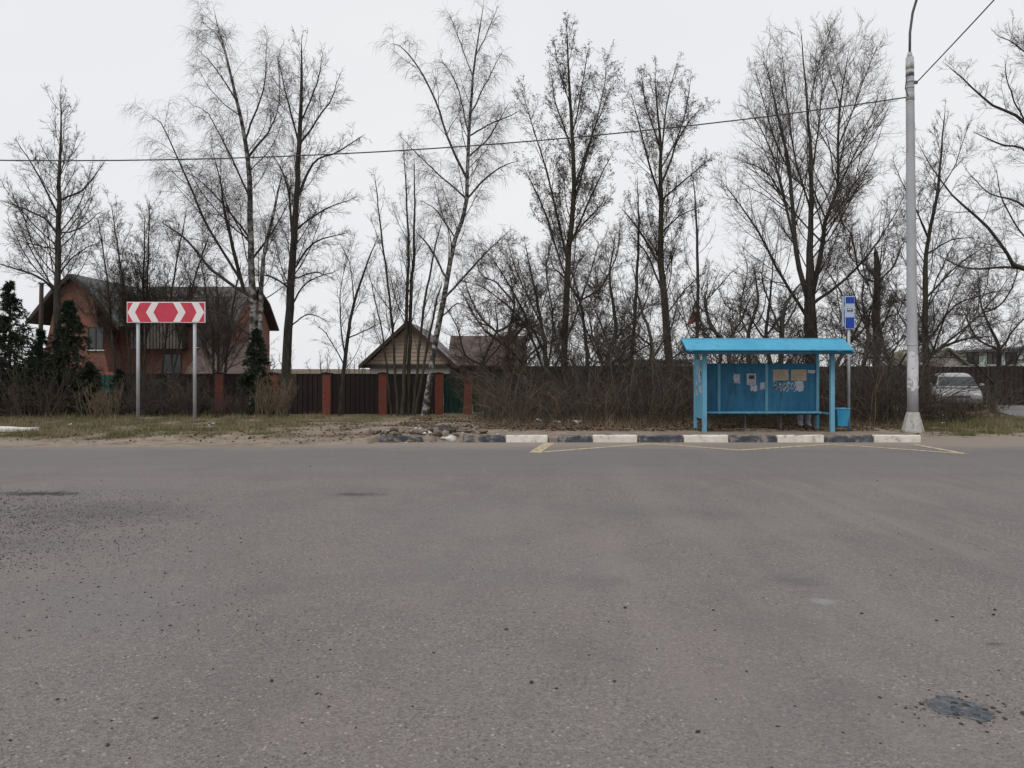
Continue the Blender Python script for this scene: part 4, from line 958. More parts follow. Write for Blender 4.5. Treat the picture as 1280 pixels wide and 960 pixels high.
ico = bmesh.new(); bmesh.ops.create_icosphere(ico, subdivisions=1, radius=1); iv = np.array([v.co[:] for v in ico.verts]); it = np.array([[v.index for v in f.verts] for f in ico.faces]); ico.free()
gx, gy, gr = map(np.array, (gx, gy, gr)); N = len(gx); ang = RNG.uniform(0, 6.28, N)
sv = iv[None] * (1 + RNG.uniform(-.3, .3, (N, len(iv), 1))) * gr[:, None, None] * np.stack([RNG.uniform(.8, 1.5, N), RNG.uniform(.7, 1.1, N), RNG.uniform(.4, .8, N)], -1)[:, None]
ca_, sa_ = np.cos(ang)[:, None], np.sin(ang)[:, None]
sv = np.stack([sv[..., 0] * ca_ - sv[..., 1] * sa_, sv[..., 0] * sa_ + sv[..., 1] * ca_, sv[..., 2]], -1) + np.stack([gx, gy, gr * .25], -1)[:, None]
tt = (it[None] + (np.arange(N) * len(iv))[:, None, None]).reshape(-1, 3)
tag(wlink('gravel', np_mesh('gravel', sv.reshape(-1, 3), np.zeros((0, 4)), tt, [M['pebble']])), 'loose dark gravel scattered over the asphalt, thickest at the left', 'gravel', kind='stuff')

# ------------------------------------------------------------------ vegetation: vectorised branch generator
def norm(a): return a / np.maximum(np.linalg.norm(a, axis=-1, keepdims=True), 1e-9)
def resample(pts, n):
    """Catmull-Rom through control rows (x, y, z, r...) -> n rows"""
    P = np.asarray(pts, float)
    if len(P) == 2: return P[0] + (P[1] - P[0]) * np.linspace(0, 1, n)[:, None]
    E = np.vstack([2 * P[0] - P[1], P, 2 * P[-1] - P[-2]])
    d = np.concatenate([[0], np.cumsum(np.linalg.norm(np.diff(P[:, :3], axis=0), axis=1))]); u = np.linspace(0, d[-1], n)
    i = np.clip(np.searchsorted(d, u, side='right') - 1, 0, len(P) - 2); t = ((u - d[i]) / np.maximum(d[i + 1] - d[i], 1e-9))[:, None]
    a, b, c, e = E[i], E[i + 1], E[i + 2], E[i + 3]
    return .5 * (2 * b + (c - a) * t + (2 * a - 5 * b + 4 * c - e) * t ** 2 + (3 * b - a - 3 * c + e) * t ** 3)
class Acc:
    def __init__(s): s.v, s.q, s.t, s.qm, s.tm, s.n = [], [], [], [], [], 0
    def tubes(s, P, Rr, sides, mi=0):
        """P (n,k,3) polylines, Rr (n,k) radii; the last ring closes to a tip"""
        n, k = P.shape[:2]
        if n == 0: return
        T = np.empty_like(P); T[:, 1:-1] = P[:, 2:] - P[:, :-2]; T[:, 0] = P[:, 1] - P[:, 0]; T[:, -1] = P[:, -1] - P[:, -2]; T = norm(T)
        ref = np.where(np.abs(T[..., 2:3]) > .9, np.array([1., 0, 0]), np.array([0, 0, 1.])); 
        ref = np.broadcast_to(ref[:, :1], P.shape) if k > 2 else ref
        U = norm(np.cross(T, ref)); Vv = np.cross(T, U)
        a = np.arange(sides) * 2 * np.pi / sides
        ring = P[:, :-1, None] + Rr[:, :-1, None, None] * (np.cos(a)[:, None] * U[:, :-1, None] + np.sin(a)[:, None] * Vv[:, :-1, None])
        nv = (k - 1) * sides + 1
        V_ = np.concatenate([ring.reshape(n, -1, 3), P[:, -1:]], 1)
        base = s.n + np.arange(n)[:, None, None, None] * nv
        j = np.arange(sides); j2 = (j + 1) % sides
        if k > 2:
            rr = np.arange(k - 2)[:, None] * sides
            q = np.stack([rr + j, rr + j2, rr + sides + j2, rr + sides + j], -1)[None] + base
            q = q.reshape(-1, 4); s.q.append(q); s.qm.append(np.full(len(q), mi))
        tr_ = np.stack([(k - 2) * sides + j, (k - 2) * sides + j2, np.full(sides, nv - 1)], -1)[None] + base[:, 0]
        tr_ = tr_.reshape(-1, 3); s.t.append(tr_); s.tm.append(np.full(len(tr_), mi))
        s.v.append(V_.reshape(-1, 3)); s.n += n * nv
    def tris(s, A, mi=0):
        n = len(A)
        if n == 0: return
        s.v.append(A.reshape(-1, 3)); s.t.append(s.n + np.arange(n * 3).reshape(-1, 3)); s.tm.append(np.full(n, mi)); s.n += n * 3
    def mesh(s, name, mats, smooth=False):
        cat = lambda l, w_: np.concatenate(l) if l else np.zeros((0, w_))
        return np_mesh(name, cat(s.v, 3), cat(s.q, 4), cat(s.t, 3), mats, np.concatenate(s.qm) if s.qm else None, np.concatenate(s.tm) if s.tm else None, smooth)

def interp(P, Rr, t):
    """points, tangents, radii of polylines P (n,k,3) at t (n,m)"""
    k = P.shape[1]; f = t * (k - 1); i = np.clip(f.astype(int), 0, k - 2); u = (f - i)[..., None]; r = np.arange(P.shape[0])[:, None]
    a, b = P[r, i], P[r, i + 1]
    return a + (b - a) * u, norm(b - a), Rr[r, i] + (Rr[r, i + 1] - Rr[r, i]) * u[..., 0]
def spawn(rg, P, Rr, per, t0, t1, ang, lrel, k=4, up=.1, wig=.15, rmin=.003, rrat=.6, lmin=.1, taper=.55, droop=0.0, lconst=None, thick=.0065, dens=None):
    n = P.shape[0]
    if n == 0: return np.zeros((0, k, 3)), np.zeros((0, k))
    L = np.linalg.norm(np.diff(P, axis=1), axis=2).sum(1)[:, None]
    t = t0 + (t1 - t0) * (np.arange(per)[None] + rg.uniform(0, 1, (n, per))) / per
    c, T, r = interp(P, Rr, t)
    perp = norm(np.cross(T, norm(rg.normal(size=T.shape)))); a = np.radians(rg.normal(ang[0], ang[1], (n, per)))[..., None]
    d = np.cos(a) * T + np.sin(a) * perp
    ln = (L * lrel if lconst is None else lconst) * (1 - taper * t) * rg.uniform(.55, 1.3, (n, per)); ln = np.maximum(ln, lmin)
    r0 = np.clip(r * rrat, rmin, None); r0 = np.minimum(r0, np.maximum(rmin, ln * thick))
    c, d, ln, r0 = c.reshape(-1, 3), d.reshape(-1, 3), ln.reshape(-1), r0.reshape(-1)
    if dens:
        kp = rg.uniform(0, 1, (n, per)) < dens * L / per; kp = kp.reshape(-1); c, d, ln, r0 = c[kp], d[kp], ln[kp], r0[kp]
    out_ = np.empty((len(c), k, 3)); out_[:, 0] = c; p = c.copy(); st = (ln / (k - 1))[:, None]
    for j in range(1, k):
        d = norm(d + rg.normal(0, wig, d.shape) + np.array([0, 0, 1.]) * (up - droop * j / (k - 1)))
        p = p + d * st; out_[:, j] = p
    rr = r0[:, None] * np.linspace(1, .28, k)[None]
    return out_, np.maximum(rr, rmin * .8)
def leaves(rg, P, per, size, t0=.3, hang=.6):
    """small bud / catkin / curled leaf slivers along twigs"""
    n = P.shape[0]; t = rg.uniform(t0, 1, (n, per)); c, T, _ = interp(P, np.ones(P.shape[:2]), t); c = c.reshape(-1, 3); m = len(c)
    d = norm(rg.normal(size=(m, 3)) + np.array([0, 0, -hang])); s_ = norm(np.cross(d, rg.normal(size=(m, 3)))); ln = size * rg.uniform(.6, 1.5, (m, 1))
    return np.stack([c, c + d * ln * .5 + s_ * ln * .22, c + d * ln], 1)

NT = 0
AUTOMUL = 2.1
def tree(name, label, cat, Y, trunks, limbs=(), auto=0, autolen=2.0, aang=(50, 12), aup=.1, atr=(.25, .98), l2=9, l3=6, l4=5, lr=(.42, .42, .5), up=(.10, .06, .03), wig=.16, droop=0.0, spread=.5,
         bark='bark', twig='twig', tmat=None, l2ang=(45, 14), bud=0, budsize=.05, tw=.0054, l4len=None, seed=None, group=None, loc_z=None, kb=5, axis=True, budmat='bud', tscale=.72, mul=1.0):
    """trunks / limbs are photo outlines at the tree's own distance Y: rows (px, py, width px); limbs fan out in depth"""
    global NT
    wig *= .72; l2, l3, l4 = round(l2 * 1.9 * mul), round(l3 * 1.4), l4 + 3; lr = (lr[0] * 1.1, lr[1] * 1.25, lr[2] * 1.2)
    NT += 1; rg = np.random.default_rng(1000 + (seed if seed is not None else NT)); s = Y / F
    conv = lambda l, yo=0.0: np.array([[(a[0] - 640) * s, Y + yo * i / max(1, len(l) - 1), CAMH - (a[1] - HZ) * s, a[2] * s / 2] for i, a in enumerate(l)])
    tp, tr_ = [], []
    for i, l in enumerate(trunks):
        c = conv(l, 0 if i == 0 else rg.uniform(-.8, .8)); c[0, 1] += 0 if i == 0 else rg.uniform(-.25, .25)
        g0 = gz(c[0, 0], c[0, 1])
        if c[0, 2] > g0 - .05 or i == 0: c[0, 2] = g0 - .12
        q_ = resample(c, 22); q_[1:-1, :3] += rg.normal(0, .012, (20, 3)); tp.append(q_[:, :3]); tr_.append(np.maximum(q_[:, 3], .006))
    tp, tr_ = np.array(tp), np.array(tr_) * tscale
    tr_[:, 0] *= 1.35; tr_[:, 1] *= 1.1
    base = tp[0, 0].copy(); base[2] = gz(base[0], base[1])
    root = empty(name, base); tag(root, label, cat, group)
    A = Acc(); A.tubes(tp, tr_, 10); wlink('trunk', A.mesh('trunk', [M[bark]], True), root)
    # limbs
    lp, lrad = [], []
    for l in limbs:
        ln = math.hypot(l[-1][0] - l[0][0], l[-1][1] - l[0][1]) * s
        # the limb grows from the nearest traced stem and fans out in depth; each point keeps its own distance
        al = np.concatenate([t_ for t_ in tp] + lp); k_ = F / al[:, 1]; dd = np.hypot(al[:, 0] * k_ + 640 - l[0][0], HZ - (al[:, 2] - CAMH) * k_ - l[0][1]); j = int(np.argmin(dd)); yo = rg.uniform(-1, 1) * spread * ln
        ys_ = [al[j, 1] + yo * i / (len(l) - 1) for i in range(len(l))]
        c = np.array([[(a[0] - 640) * y_ / F, y_, CAMH - (a[1] - HZ) * y_ / F, a[2] * s / 2] for a, y_ in zip(l, ys_)]); c[0, :3] = al[j]
        q_ = resample(c, 14); q_[1:, :3] += np.cumsum(rg.normal(0, .012, (13, 3)), 0); lp.append(q_[:, :3]); lrad.append(np.maximum(q_[:, 3] * .54, tw))
    k1 = 14
    LP = np.array(lp) if lp else np.zeros((0, k1, 3)); LR = np.array(lrad) if lp else np.zeros((0, k1))
    if auto:
        na = max(1, round(auto * AUTOMUL) // len(tp)); Lt = np.linalg.norm(np.diff(tp, axis=1), axis=2).sum(1).max()
        P, r_ = spawn(rg, tp, tr_, na, atr[0], atr[1], aang, 0, k=k1, up=aup, wig=wig * .55, rmin=tw, rrat=.5, lconst=autolen * 1.75, taper=.82, thick=.0085, dens=na / Lt)
        LP = np.concatenate([LP, P]); LR = np.concatenate([LR, r_])
    SRC, SR = LP, LR
    B2, R2 = spawn(rg, SRC, SR, l2, .22, .98, l2ang, lr[0], k=kb + 1, up=up[0], wig=wig, rmin=tw, rrat=.6, droop=droop * .3, dens=l2 / 3.0, taper=.70, thick=.0095)
    if axis:   # the top of the trunk also bears branches directly
        Bx, Rx = spawn(rg, tp, tr_, 12, .68, 1.0, l2ang, .07, k=kb + 1, up=up[0], wig=wig, rmin=tw, rrat=.5, taper=.5)
        B2 = np.concatenate([B2, Bx]); R2 = np.concatenate([R2, Rx])
    B3, R3 = spawn(rg, B2, R2, l3, .15, 1.0, (42, 14), lr[1], k=3, up=up[1], wig=wig, rmin=tw * .85, rrat=.65, droop=droop, dens=l3 / .85, taper=.4, thick=.0065)
    Bt, Rt = spawn(rg, SRC, SR, max(4, l2 // 3), .5, 1.0, (45, 15), .10, k=3, up=up[1], wig=wig, rmin=tw * .85, rrat=.4, droop=droop, dens=l2 / 6.0)
    B3 = np.concatenate([B3, Bt]); R3 = np.concatenate([R3, Rt])
    kf = 3 if droop > .3 else 2
    B4, R4 = spawn(rg, B3, R3, l4, .1, 1.0, (40, 14), lr[2], k=kf, up=up[2], wig=wig, rmin=tw * .70, rrat=.6, droop=droop * 1.6, lconst=l4len, dens=l4 / .38, taper=.3, lmin=.14)
    A = Acc(); A.tubes(LP, LR, 6, 0); A.tubes(B2, R2, 3, 1); A.tubes(B3, R3, 3, 1); A.tubes(B4, R4, 3, 1)
    wlink('crown', A.mesh('crown', [M[tmat or bark], M[twig]], True), root)
    if bud:
        A = Acc(); A.tris(leaves(rg, B4, bud, budsize)); tag(wlink('buds', A.mesh('buds', [M[budmat]]), root), kind='stuff')
    return root

# --- the trees, left to right
tree('bare_tree', 'bare conical tree with straight dark trunk in front of the brick gable, far left', 'tree', 27.0,
     [[(70, 515, 15), (71, 400, 12), (73, 300, 9), (74, 220, 6), (76, 160, 3), (76, 118, 1)]],
     [[(70, 365, 6), (45, 345, 5), (0, 330, 3), (-35, 318, 1)], [(72, 290, 5), (50, 272, 4), (0, 250, 1.5)], [(73, 262, 5), (50, 225, 3.5), (15, 172, 1)], [(74, 256, 5), (105, 235, 4), (136, 198, 1)],
      [(73, 300, 4), (100, 285, 3), (128, 262, 1)], [(71, 340, 5), (100, 315, 3), (135, 300, 1)], [(72, 320, 4), (45, 305, 3), (5, 295, 1)]],
     auto=26, autolen=2.3, aang=(52, 8), atr=(.34, .99), l2=9, l3=6, l4=5, lr=(.36, .42, .5))
tree('bare_tree', 'bushy many-stemmed bare tree rising behind the chevron board', 'tree', 31.0,
     [[(150, 480, 4), (135, 360, 3), (122, 270, 1)], [(165, 480, 4), (160, 360, 3), (152, 258, 1)], [(180, 480, 4), (186, 350, 3), (190, 250, 1)], [(198, 480, 4), (215, 340, 3), (228, 255, 1)], [(205, 480, 4), (240, 360, 3), (262, 285, 1)], [(172, 480, 4), (175, 350, 3), (172, 262, 1)]],
     auto=80, autolen=1.8, aang=(38, 9), aup=.07, atr=(.3, .98), l2=6, l3=5, l4=4, bud=1, budsize=.05, twig='twig_brown', kb=4, mul=2.2)
tree('bare_tree', 'bushy bare tree behind the fence in front of the right end of the brick house', 'tree', 36.5,
     [[(268, 500, 5), (266, 430, 4), (258, 370, 3), (250, 320, 1)], [(276, 500, 5), (284, 430, 4), (292, 370, 3), (300, 325, 1)], [(272, 500, 5), (275, 420, 4), (274, 340, 1)]],
     auto=42, autolen=2.0, aang=(40, 10), aup=.06, atr=(.2, .98), l2=6, l3=5, l4=3, twig='twig_brown', kb=4, mul=1.8, tw=.006)
tree('birch_tree', 'tall weeping birch with pale trunk and drooping left limbs beside the dark straight tree', 'tree', 28.0,
     [[(318, 508, 17), (317, 400, 14), (314, 330, 11), (312, 230, 9), (306, 170, 7), (295, 120, 5.5), (282, 70, 4), (266, 6, 1)], [(322, 470, 10), (327, 358, 8), (333, 308, 6), (343, 267, 5), (356, 210, 1.5)]],
     [[(310, 385, 9), (264, 337, 7), (235, 300, 5), (195, 272, 1.5)], [(306, 375, 9), (293, 317, 8), (281, 267, 6), (276, 225, 3), (262, 170, 1)], [(305, 350, 7), (260, 283, 6), (243, 242, 5), (222, 195, 3.5), (200, 150, 2), (188, 142, 1)],
      [(312, 200, 6), (335, 165, 4), (348, 130, 2), (345, 70, 1)], [(305, 165, 5), (330, 110, 3), (332, 45, 1)], [(312, 240, 5), (285, 190, 3.5), (258, 140, 2), (238, 130, 1)], [(296, 125, 4), (268, 85, 2.5), (245, 60, 1)],
      [(314, 300, 5), (285, 262, 4), (240, 220, 2), (205, 215, 1)], [(288, 90, 3), (272, 45, 2), (250, 25, 1)], [(314, 330, 6), (340, 290, 4), (362, 250, 1.5)], [(318, 420, 6), (280, 395, 5), (240, 385, 2)]],
     auto=16, autolen=2.4, aang=(42, 9), aup=.06, atr=(.35, .97), l2=10, l3=6, l4=3, lr=(.34, .42, .5), up=(.10, .0, -.1), droop=.42, l4len=.75, bark='birch', tmat='bark', twig='twig_birch', tw=.0042, wig=.19, tscale=.70)
tree('bare_tree', 'tall bare tree with straight near-black trunk between the two birches', 'tree', 30.0,
     [[(354, 520, 17), (360, 420, 15), (366, 320, 12), (370, 260, 10), (374, 180, 8), (377, 110, 5), (377, 42, 1)]],
     [[(364, 320, 6), (361, 240, 5), (352, 208, 3), (335, 180, 1)], [(371, 248, 7), (390, 205, 5), (420, 192, 4), (457, 168, 1)], [(375, 185, 6), (400, 145, 4), (415, 125, 3), (428, 90, 1)], [(373, 185, 5), (358, 120, 3.5), (345, 68, 1)],
      [(366, 330, 5), (395, 305, 4), (440, 292, 1)], [(367, 290, 5), (400, 265, 4), (450, 245, 1)], [(361, 385, 5), (385, 352, 3.5), (430, 335, 1)], [(359, 370, 5), (335, 345, 4), (300, 345, 1)], [(361, 350, 4), (395, 340, 3), (420, 350, 1)], [(376, 150, 4), (395, 105, 3), (402, 62, 1)], [(358, 410, 4), (385, 395, 3), (415, 405, 1)]],
     auto=20, autolen=2.2, aang=(52, 10), atr=(.3, .98), l2=10, l3=6, l4=5, lr=(.34, .42, .5), up=(.08, .02, .0), droop=.08, tw=.0056)
tree('young_tree', 'slender young tree with forked thin trunk before the fence, right of the dark straight tree', 'tree', 32.0,
     [[(425, 520, 8), (430, 460, 7), (440, 390, 5), (455, 340, 3.5), (472, 296, 1)]],
     [[(431, 450, 4), (425, 400, 3), (428, 350, 2), (442, 305, 1)], [(436, 425, 3.5), (460, 412, 2.5), (485, 400, 1)], [(445, 375, 3), (438, 335, 2), (425, 300, 1)], [(432, 455, 3), (410, 420, 2), (395, 405, 1)]],
     auto=8, autolen=1.4, aang=(40, 8), l2=6, l3=5, l4=4, twig='twig_grey', bark='bark_olive', tw=.0046, mul=1.6)
tree('multi_stem_tree', 'clump of slender upright stems before the cream gable, left of the leaning birch', 'tree', 31.5,
     [[(503, 520, 7), (508, 400, 6), (510, 300, 4), (504, 175, 1)], [(509, 520, 7), (513, 380, 6), (517, 290, 4), (516, 190, 1)], [(497, 520, 5), (490, 400, 4), (478, 300, 3), (468, 215, 1)], [(515, 520, 5), (527, 400, 4.5), (540, 320, 3), (552, 265, 1)], [(490, 520, 4), (480, 430, 3), (462, 340, 1)], [(519, 520, 4.5), (538, 410, 4), (552, 350, 2)]],
     auto=60, autolen=1.6, aang=(33, 8), aup=.09, atr=(.28, .98), l2=6, l3=5, l4=4, twig='twig_grey', bark='bark_olive', kb=4, tw=.0046, mul=1.5)
tree('birch_tree', 'white-barked birch leaning right in front of the low cream-gabled house', 'tree', 29.0,
     [[(531, 520, 13), (539, 460, 12), (551, 395, 11), (557, 362, 10), (565, 313, 9), (582, 260, 8), (585, 196, 7), (589, 127, 5.5), (593, 83, 4), (606, -8, 1)]],
     [[(579, 258, 5), (557, 225, 4), (520, 190, 2.5), (498, 168, 1)], [(584, 215, 6), (557, 171, 5), (538, 117, 4), (506, 68, 2.5), (487, 58, 1)], [(585, 240, 5), (611, 220, 4), (645, 202, 1.5)], [(586, 205, 5), (611, 167, 3.5), (638, 122, 1)], [(559, 363, 6), (600, 325, 4), (642, 282, 1)],
      [(556, 355, 5), (535, 310, 4), (516, 288, 1.5)], [(588, 140, 4), (612, 95, 2.5), (630, 60, 1)], [(588, 160, 4), (570, 105, 3), (548, 70, 1)], [(592, 95, 3), (575, 50, 2), (560, 15, 1)], [(594, 70, 3), (612, 35, 2), (622, 5, 1)], [(572, 290, 4), (548, 265, 3), (525, 250, 1)], [(553, 395, 4), (572, 380, 3), (583, 384, 1)], [(583, 180, 4), (620, 150, 3), (655, 135, 1)]],
     auto=12, autolen=2.0, aang=(45, 9), atr=(.35, .97), l2=9, l3=6, l4=3, lr=(.34, .42, .5), up=(.10, .0, -.1), droop=.36, l4len=.62, bark='birch', tmat='birch_dark', twig='twig_birch', tw=.0042, wig=.19, tscale=.64)
BUD = dict(bud=2, budsize=.085)
tree('alder_tree', 'tallest upright tree with dark bud clusters, rising from the thicket right of the leaning birch', 'tree', 30.0,
     [[(706, 522, 14), (705, 455, 12), (711, 313, 10), (718, 235, 8), (713, 122, 5), (708, 26, 1)]],
     [[(709, 330, 6), (692, 250, 5), (674, 180, 3), (650, 108, 1)], [(716, 262, 6), (735, 190, 4), (752, 120, 2.5), (758, 75, 1)], [(717, 235, 5), (742, 170, 3.5), (768, 108, 1)], [(715, 200, 5), (695, 130, 3), (687, 78, 1)], [(709, 350, 5), (680, 265, 4), (652, 205, 1)], [(712, 300, 5), (745, 235, 3.5), (768, 188, 1)], [(715, 170, 4), (728, 110, 3), (736, 58, 1)], [(711, 320, 4), (740, 270, 3), (760, 250, 1)], [(713, 140, 3), (700, 90, 2), (694, 50, 1)]],
     auto=22, autolen=2.0, aang=(34, 7), aup=.08, atr=(.3, .98), l2=10, l3=5, l4=4, lr=(.3, .42, .5), l2ang=(34, 10), bark='bark_olive', twig='twig_brown', **BUD)
tree('alder_tree', 'upright tree with rounded bud-covered crown just left of the bus shelter', 'tree', 30.5,
     [[(842, 522, 15), (832, 400, 13), (826, 320, 10), (826, 250, 8), (825, 180, 5), (818, 88, 1)]],
     [[(828, 338, 6), (800, 290, 5), (775, 258, 2)], [(826, 245, 6), (805, 180, 4), (789, 108, 1)], [(827, 235, 6), (850, 170, 4), (884, 128, 1)], [(829, 262, 5), (855, 225, 3.5), (890, 195, 1)], [(826, 205, 5), (832, 130, 3), (845, 78, 1)], [(826, 300, 4), (850, 270, 3), (885, 255, 1)], [(829, 365, 5), (808, 320, 4), (783, 290, 1)], [(826, 190, 4), (805, 130, 3), (800, 88, 1)], [(826, 215, 4), (855, 150, 3), (865, 95, 1)], [(832, 400, 4), (860, 360, 3), (885, 340, 1)]],
     auto=20, autolen=2.0, aang=(38, 7), aup=.08, atr=(.3, .98), l2=10, l3=5, l4=4, lr=(.32, .42, .5), l2ang=(36, 10), bark='bark_olive', twig='twig_brown', bud=2, budsize=.075)
tree('thin_tree', 'thin straight dark stem among the thicket left of the bud-covered rounded tree', 'tree', 31.5,
     [[(786, 520, 8), (793, 400, 6), (798, 300, 4), (797, 220, 1)]], auto=14, autolen=1.5, aang=(45, 9), l2=6, l3=5, l4=4)
tree('thin_tree', 'thin straight stem rising behind the left end of the shelter roof', 'tree', 29.0,
     [[(866, 520, 7), (872, 400, 6), (871, 290, 4), (866, 215, 1)]], [[(872, 400, 3), (885, 370, 2), (900, 330, 1)]], auto=12, autolen=1.6, aang=(45, 9), l2=6, l3=5, l4=4)
tree('vase_tree', 'large vase-shaped bare tree with thick forked trunk right behind the bus shelter', 'tree', 27.0,
     [[(1017, 525, 26), (1014, 420, 22), (1012, 365, 17), (1013, 300, 10), (1014, 220, 7), (1010, 140, 4), (1000, 30, 1)]],
     [[(1010, 378, 13), (996, 320, 11), (990, 260, 9), (984, 200, 7), (967, 125, 4), (955, 68, 1)], [(1015, 372, 13), (1026, 310, 11), (1031, 270, 9), (1046, 238, 7), (1048, 150, 5), (1062, 55, 1)], [(1009, 395, 8), (975, 340, 6), (945, 282, 4), (900, 222, 1)], [(1020, 390, 8), (1050, 355, 6), (1085, 320, 4), (1112, 280, 2), (1135, 235, 1)],
      [(1000, 310, 6), (975, 232, 5), (960, 180, 3), (932, 125, 1)], [(1046, 235, 5), (1075, 180, 3), (1112, 125, 1)], [(989, 250, 4), (960, 215, 3), (922, 200, 1)], [(1014, 230, 5), (1025, 150, 3), (1030, 50, 1)], [(1013, 270, 5), (990, 180, 3.5), (975, 60, 1)], [(1048, 180, 4), (1075, 110, 2.5), (1098, 50, 1)], [(985, 205, 4), (965, 165, 3), (945, 90, 1)], [(1030, 290, 4), (1060, 250, 3), (1100, 215, 1)], [(1012, 160, 3), (1020, 90, 2), (1040, 25, 1)]],
     auto=7, autolen=2.6, aang=(42, 9), aup=.07, atr=(.28, .62), l2=13, l3=6, l4=4, lr=(.38, .42, .5), up=(.14, .07, .04), l2ang=(42, 12), bark='bark', twig='twig_brown', tw=.0052, spread=.6, mul=1.35)
gn = dict(auto=8, autolen=1.3, aang=(60, 15), aup=.02, l2=7, l3=5, l4=4, wig=.34, bark='bark', twig='twig', axis=True)
tree('gnarled_tree', 'crooked little fruit tree behind the left part of the shelter roof', 'tree', 24.0,
     [[(915, 530, 8), (912, 450, 7), (905, 425, 6), (890, 410, 5), (882, 385, 4), (890, 360, 2)]], [[(884, 395, 4), (868, 378, 3), (862, 350, 1)], [(890, 410, 4), (860, 425, 3), (858, 440, 2)], [(886, 375, 3), (905, 350, 2), (925, 330, 1)]], **gn)
tree('gnarled_tree', 'crooked little fruit tree with arching branches behind the middle of the shelter', 'tree', 24.5,
     [[(938, 530, 9), (936, 440, 8), (937, 410, 6), (948, 375, 4), (940, 330, 2)]], [[(936, 420, 5), (925, 385, 4), (935, 340, 2), (928, 300, 1)], [(938, 415, 4), (955, 390, 3), (962, 350, 1)], [(930, 395, 3), (905, 380, 2), (895, 350, 1)]], **gn)
tree('gnarled_tree', 'crooked dark fruit tree just left of the thick forked trunk behind the shelter', 'tree', 24.8,
     [[(975, 530, 11), (976, 440, 9), (978, 405, 8), (985, 375, 5), (1005, 350, 2)]], [[(977, 420, 6), (965, 385, 4), (955, 350, 3), (962, 310, 1)], [(978, 410, 5), (995, 385, 4), (1000, 360, 2)], [(976, 415, 4), (955, 400, 3), (940, 375, 1)]], **gn)
tree('dead_trunk', 'broken-topped dark trunk with thin side shoots between stop sign and lamp post', 'tree', 29.0,
     [[(1096, 522, 14), (1095, 400, 12), (1096, 340, 10), (1094, 308, 7)]], [[(1096, 350, 3), (1108, 310, 2), (1115, 250, 1)], [(1094, 380, 3), (1078, 330, 2), (1072, 280, 1)]], auto=12, autolen=1.5, aang=(48, 10), l2=6, l3=5, l4=4, axis=False)
tree('slim_tree', 'slim bare tree just right of the lamp post with fan of fine branches', 'tree', 26.0,
     [[(1160, 522, 12), (1157, 430, 10), (1158, 321, 7), (1172, 238, 5), (1182, 130, 1)]],
     [[(1158, 425, 6), (1190, 385, 4), (1230, 370, 3), (1265, 365, 1)], [(1158, 380, 5), (1195, 330, 3), (1240, 295, 1)], [(1158, 400, 4), (1175, 340, 3), (1205, 280, 1)], [(1160, 300, 4), (1140, 250, 3), (1120, 200, 1)], [(1172, 240, 3), (1195, 200, 2), (1210, 150, 1)], [(1157, 440, 4), (1130, 400, 3), (1110, 360, 1)], [(1160, 320, 4), (1195, 300, 3), (1230, 300, 1)]],
     auto=16, autolen=1.8, aang=(45, 9), l2=8, l3=6, l4=5, bark='bark_olive')
tree('overhanging_tree', 'big tree outside the right edge reaching long drooping limbs into the picture', 'tree', 21.0,
     [[(1350, 548, 34), (1335, 430, 30), (1322, 345, 24), (1328, 230, 16), (1345, 100, 8), (1350, -60, 2)]],
     [[(1322, 345, 13), (1272, 335, 11), (1259, 316, 8), (1227, 275, 6), (1190, 243, 4), (1158, 197, 2), (1142, 165, 1)], [(1320, 350, 8), (1255, 332, 6), (1205, 330, 4), (1160, 308, 1)], [(1330, 235, 10), (1282, 152, 7), (1240, 130, 5), (1205, 98, 3), (1183, 78, 1)], [(1328, 262, 8), (1282, 190, 5), (1250, 180, 4), (1215, 162, 1)], [(1324, 300, 8), (1282, 258, 5), (1240, 242, 3), (1205, 205, 1)],
      [(1335, 180, 8), (1300, 90, 5), (1270, 60, 3), (1240, 45, 1)], [(1340, 120, 6), (1310, 30, 4), (1285, -10, 2), (1262, -30, 1)], [(1322, 330, 6), (1285, 300, 4), (1255, 250, 3), (1245, 205, 1)], [(1282, 155, 4), (1262, 110, 3), (1258, 75, 1)]],
     auto=6, autolen=3.0, l2=10, l3=6, l4=5, lr=(.28, .42, .5), wig=.2, tw=.0046, spread=.35, twig='twig_grey', axis=False, atr=(.5, .9))
# --- bushy trees of the thicket
tk = dict(auto=10, autolen=1.6, aang=(55, 14), aup=.05, l2=9, l3=6, l4=4, wig=.26, bark='bark', twig='twig_brown', lr=(.40, .45, .5), mul=1.25, tw=.0066)
tree('thicket_tree', 'dense bushy tree with wide spreading branches over the green gate', 'tree', 26.0,
     [[(688, 528, 12), (684, 470, 10), (680, 420, 7), (668, 360, 4), (655, 300, 1)]],
     [[(684, 470, 7), (655, 405, 5), (620, 370, 3), (590, 352, 1)], [(682, 440, 6), (640, 365, 4), (608, 318, 1)], [(684, 470, 6), (690, 400, 4), (680, 340, 3), (690, 290, 1)], [(686, 480, 6), (720, 395, 4), (740, 340, 3), (752, 300, 1)], [(684, 490, 6), (640, 440, 4), (598, 405, 1)], [(678, 410, 4), (650, 345, 3), (635, 300, 1)], [(686, 495, 5), (660, 470, 4), (612, 440, 1)]], bud=1, budsize=.06, **tk)
tree('thicket_tree', 'tangled crooked tree in the middle of the thicket between the two bud-covered trees', 'tree', 26.5,
     [[(768, 528, 10), (758, 460, 9), (770, 410, 7), (762, 350, 4), (770, 290, 1)]],
     [[(760, 465, 6), (735, 420, 4), (715, 370, 3), (722, 320, 1)], [(766, 420, 6), (800, 390, 4), (812, 340, 1)], [(760, 470, 5), (790, 445, 4), (830, 425, 2)], [(762, 440, 5), (745, 385, 3), (745, 330, 1)]], bud=1, budsize=.05, **tk)
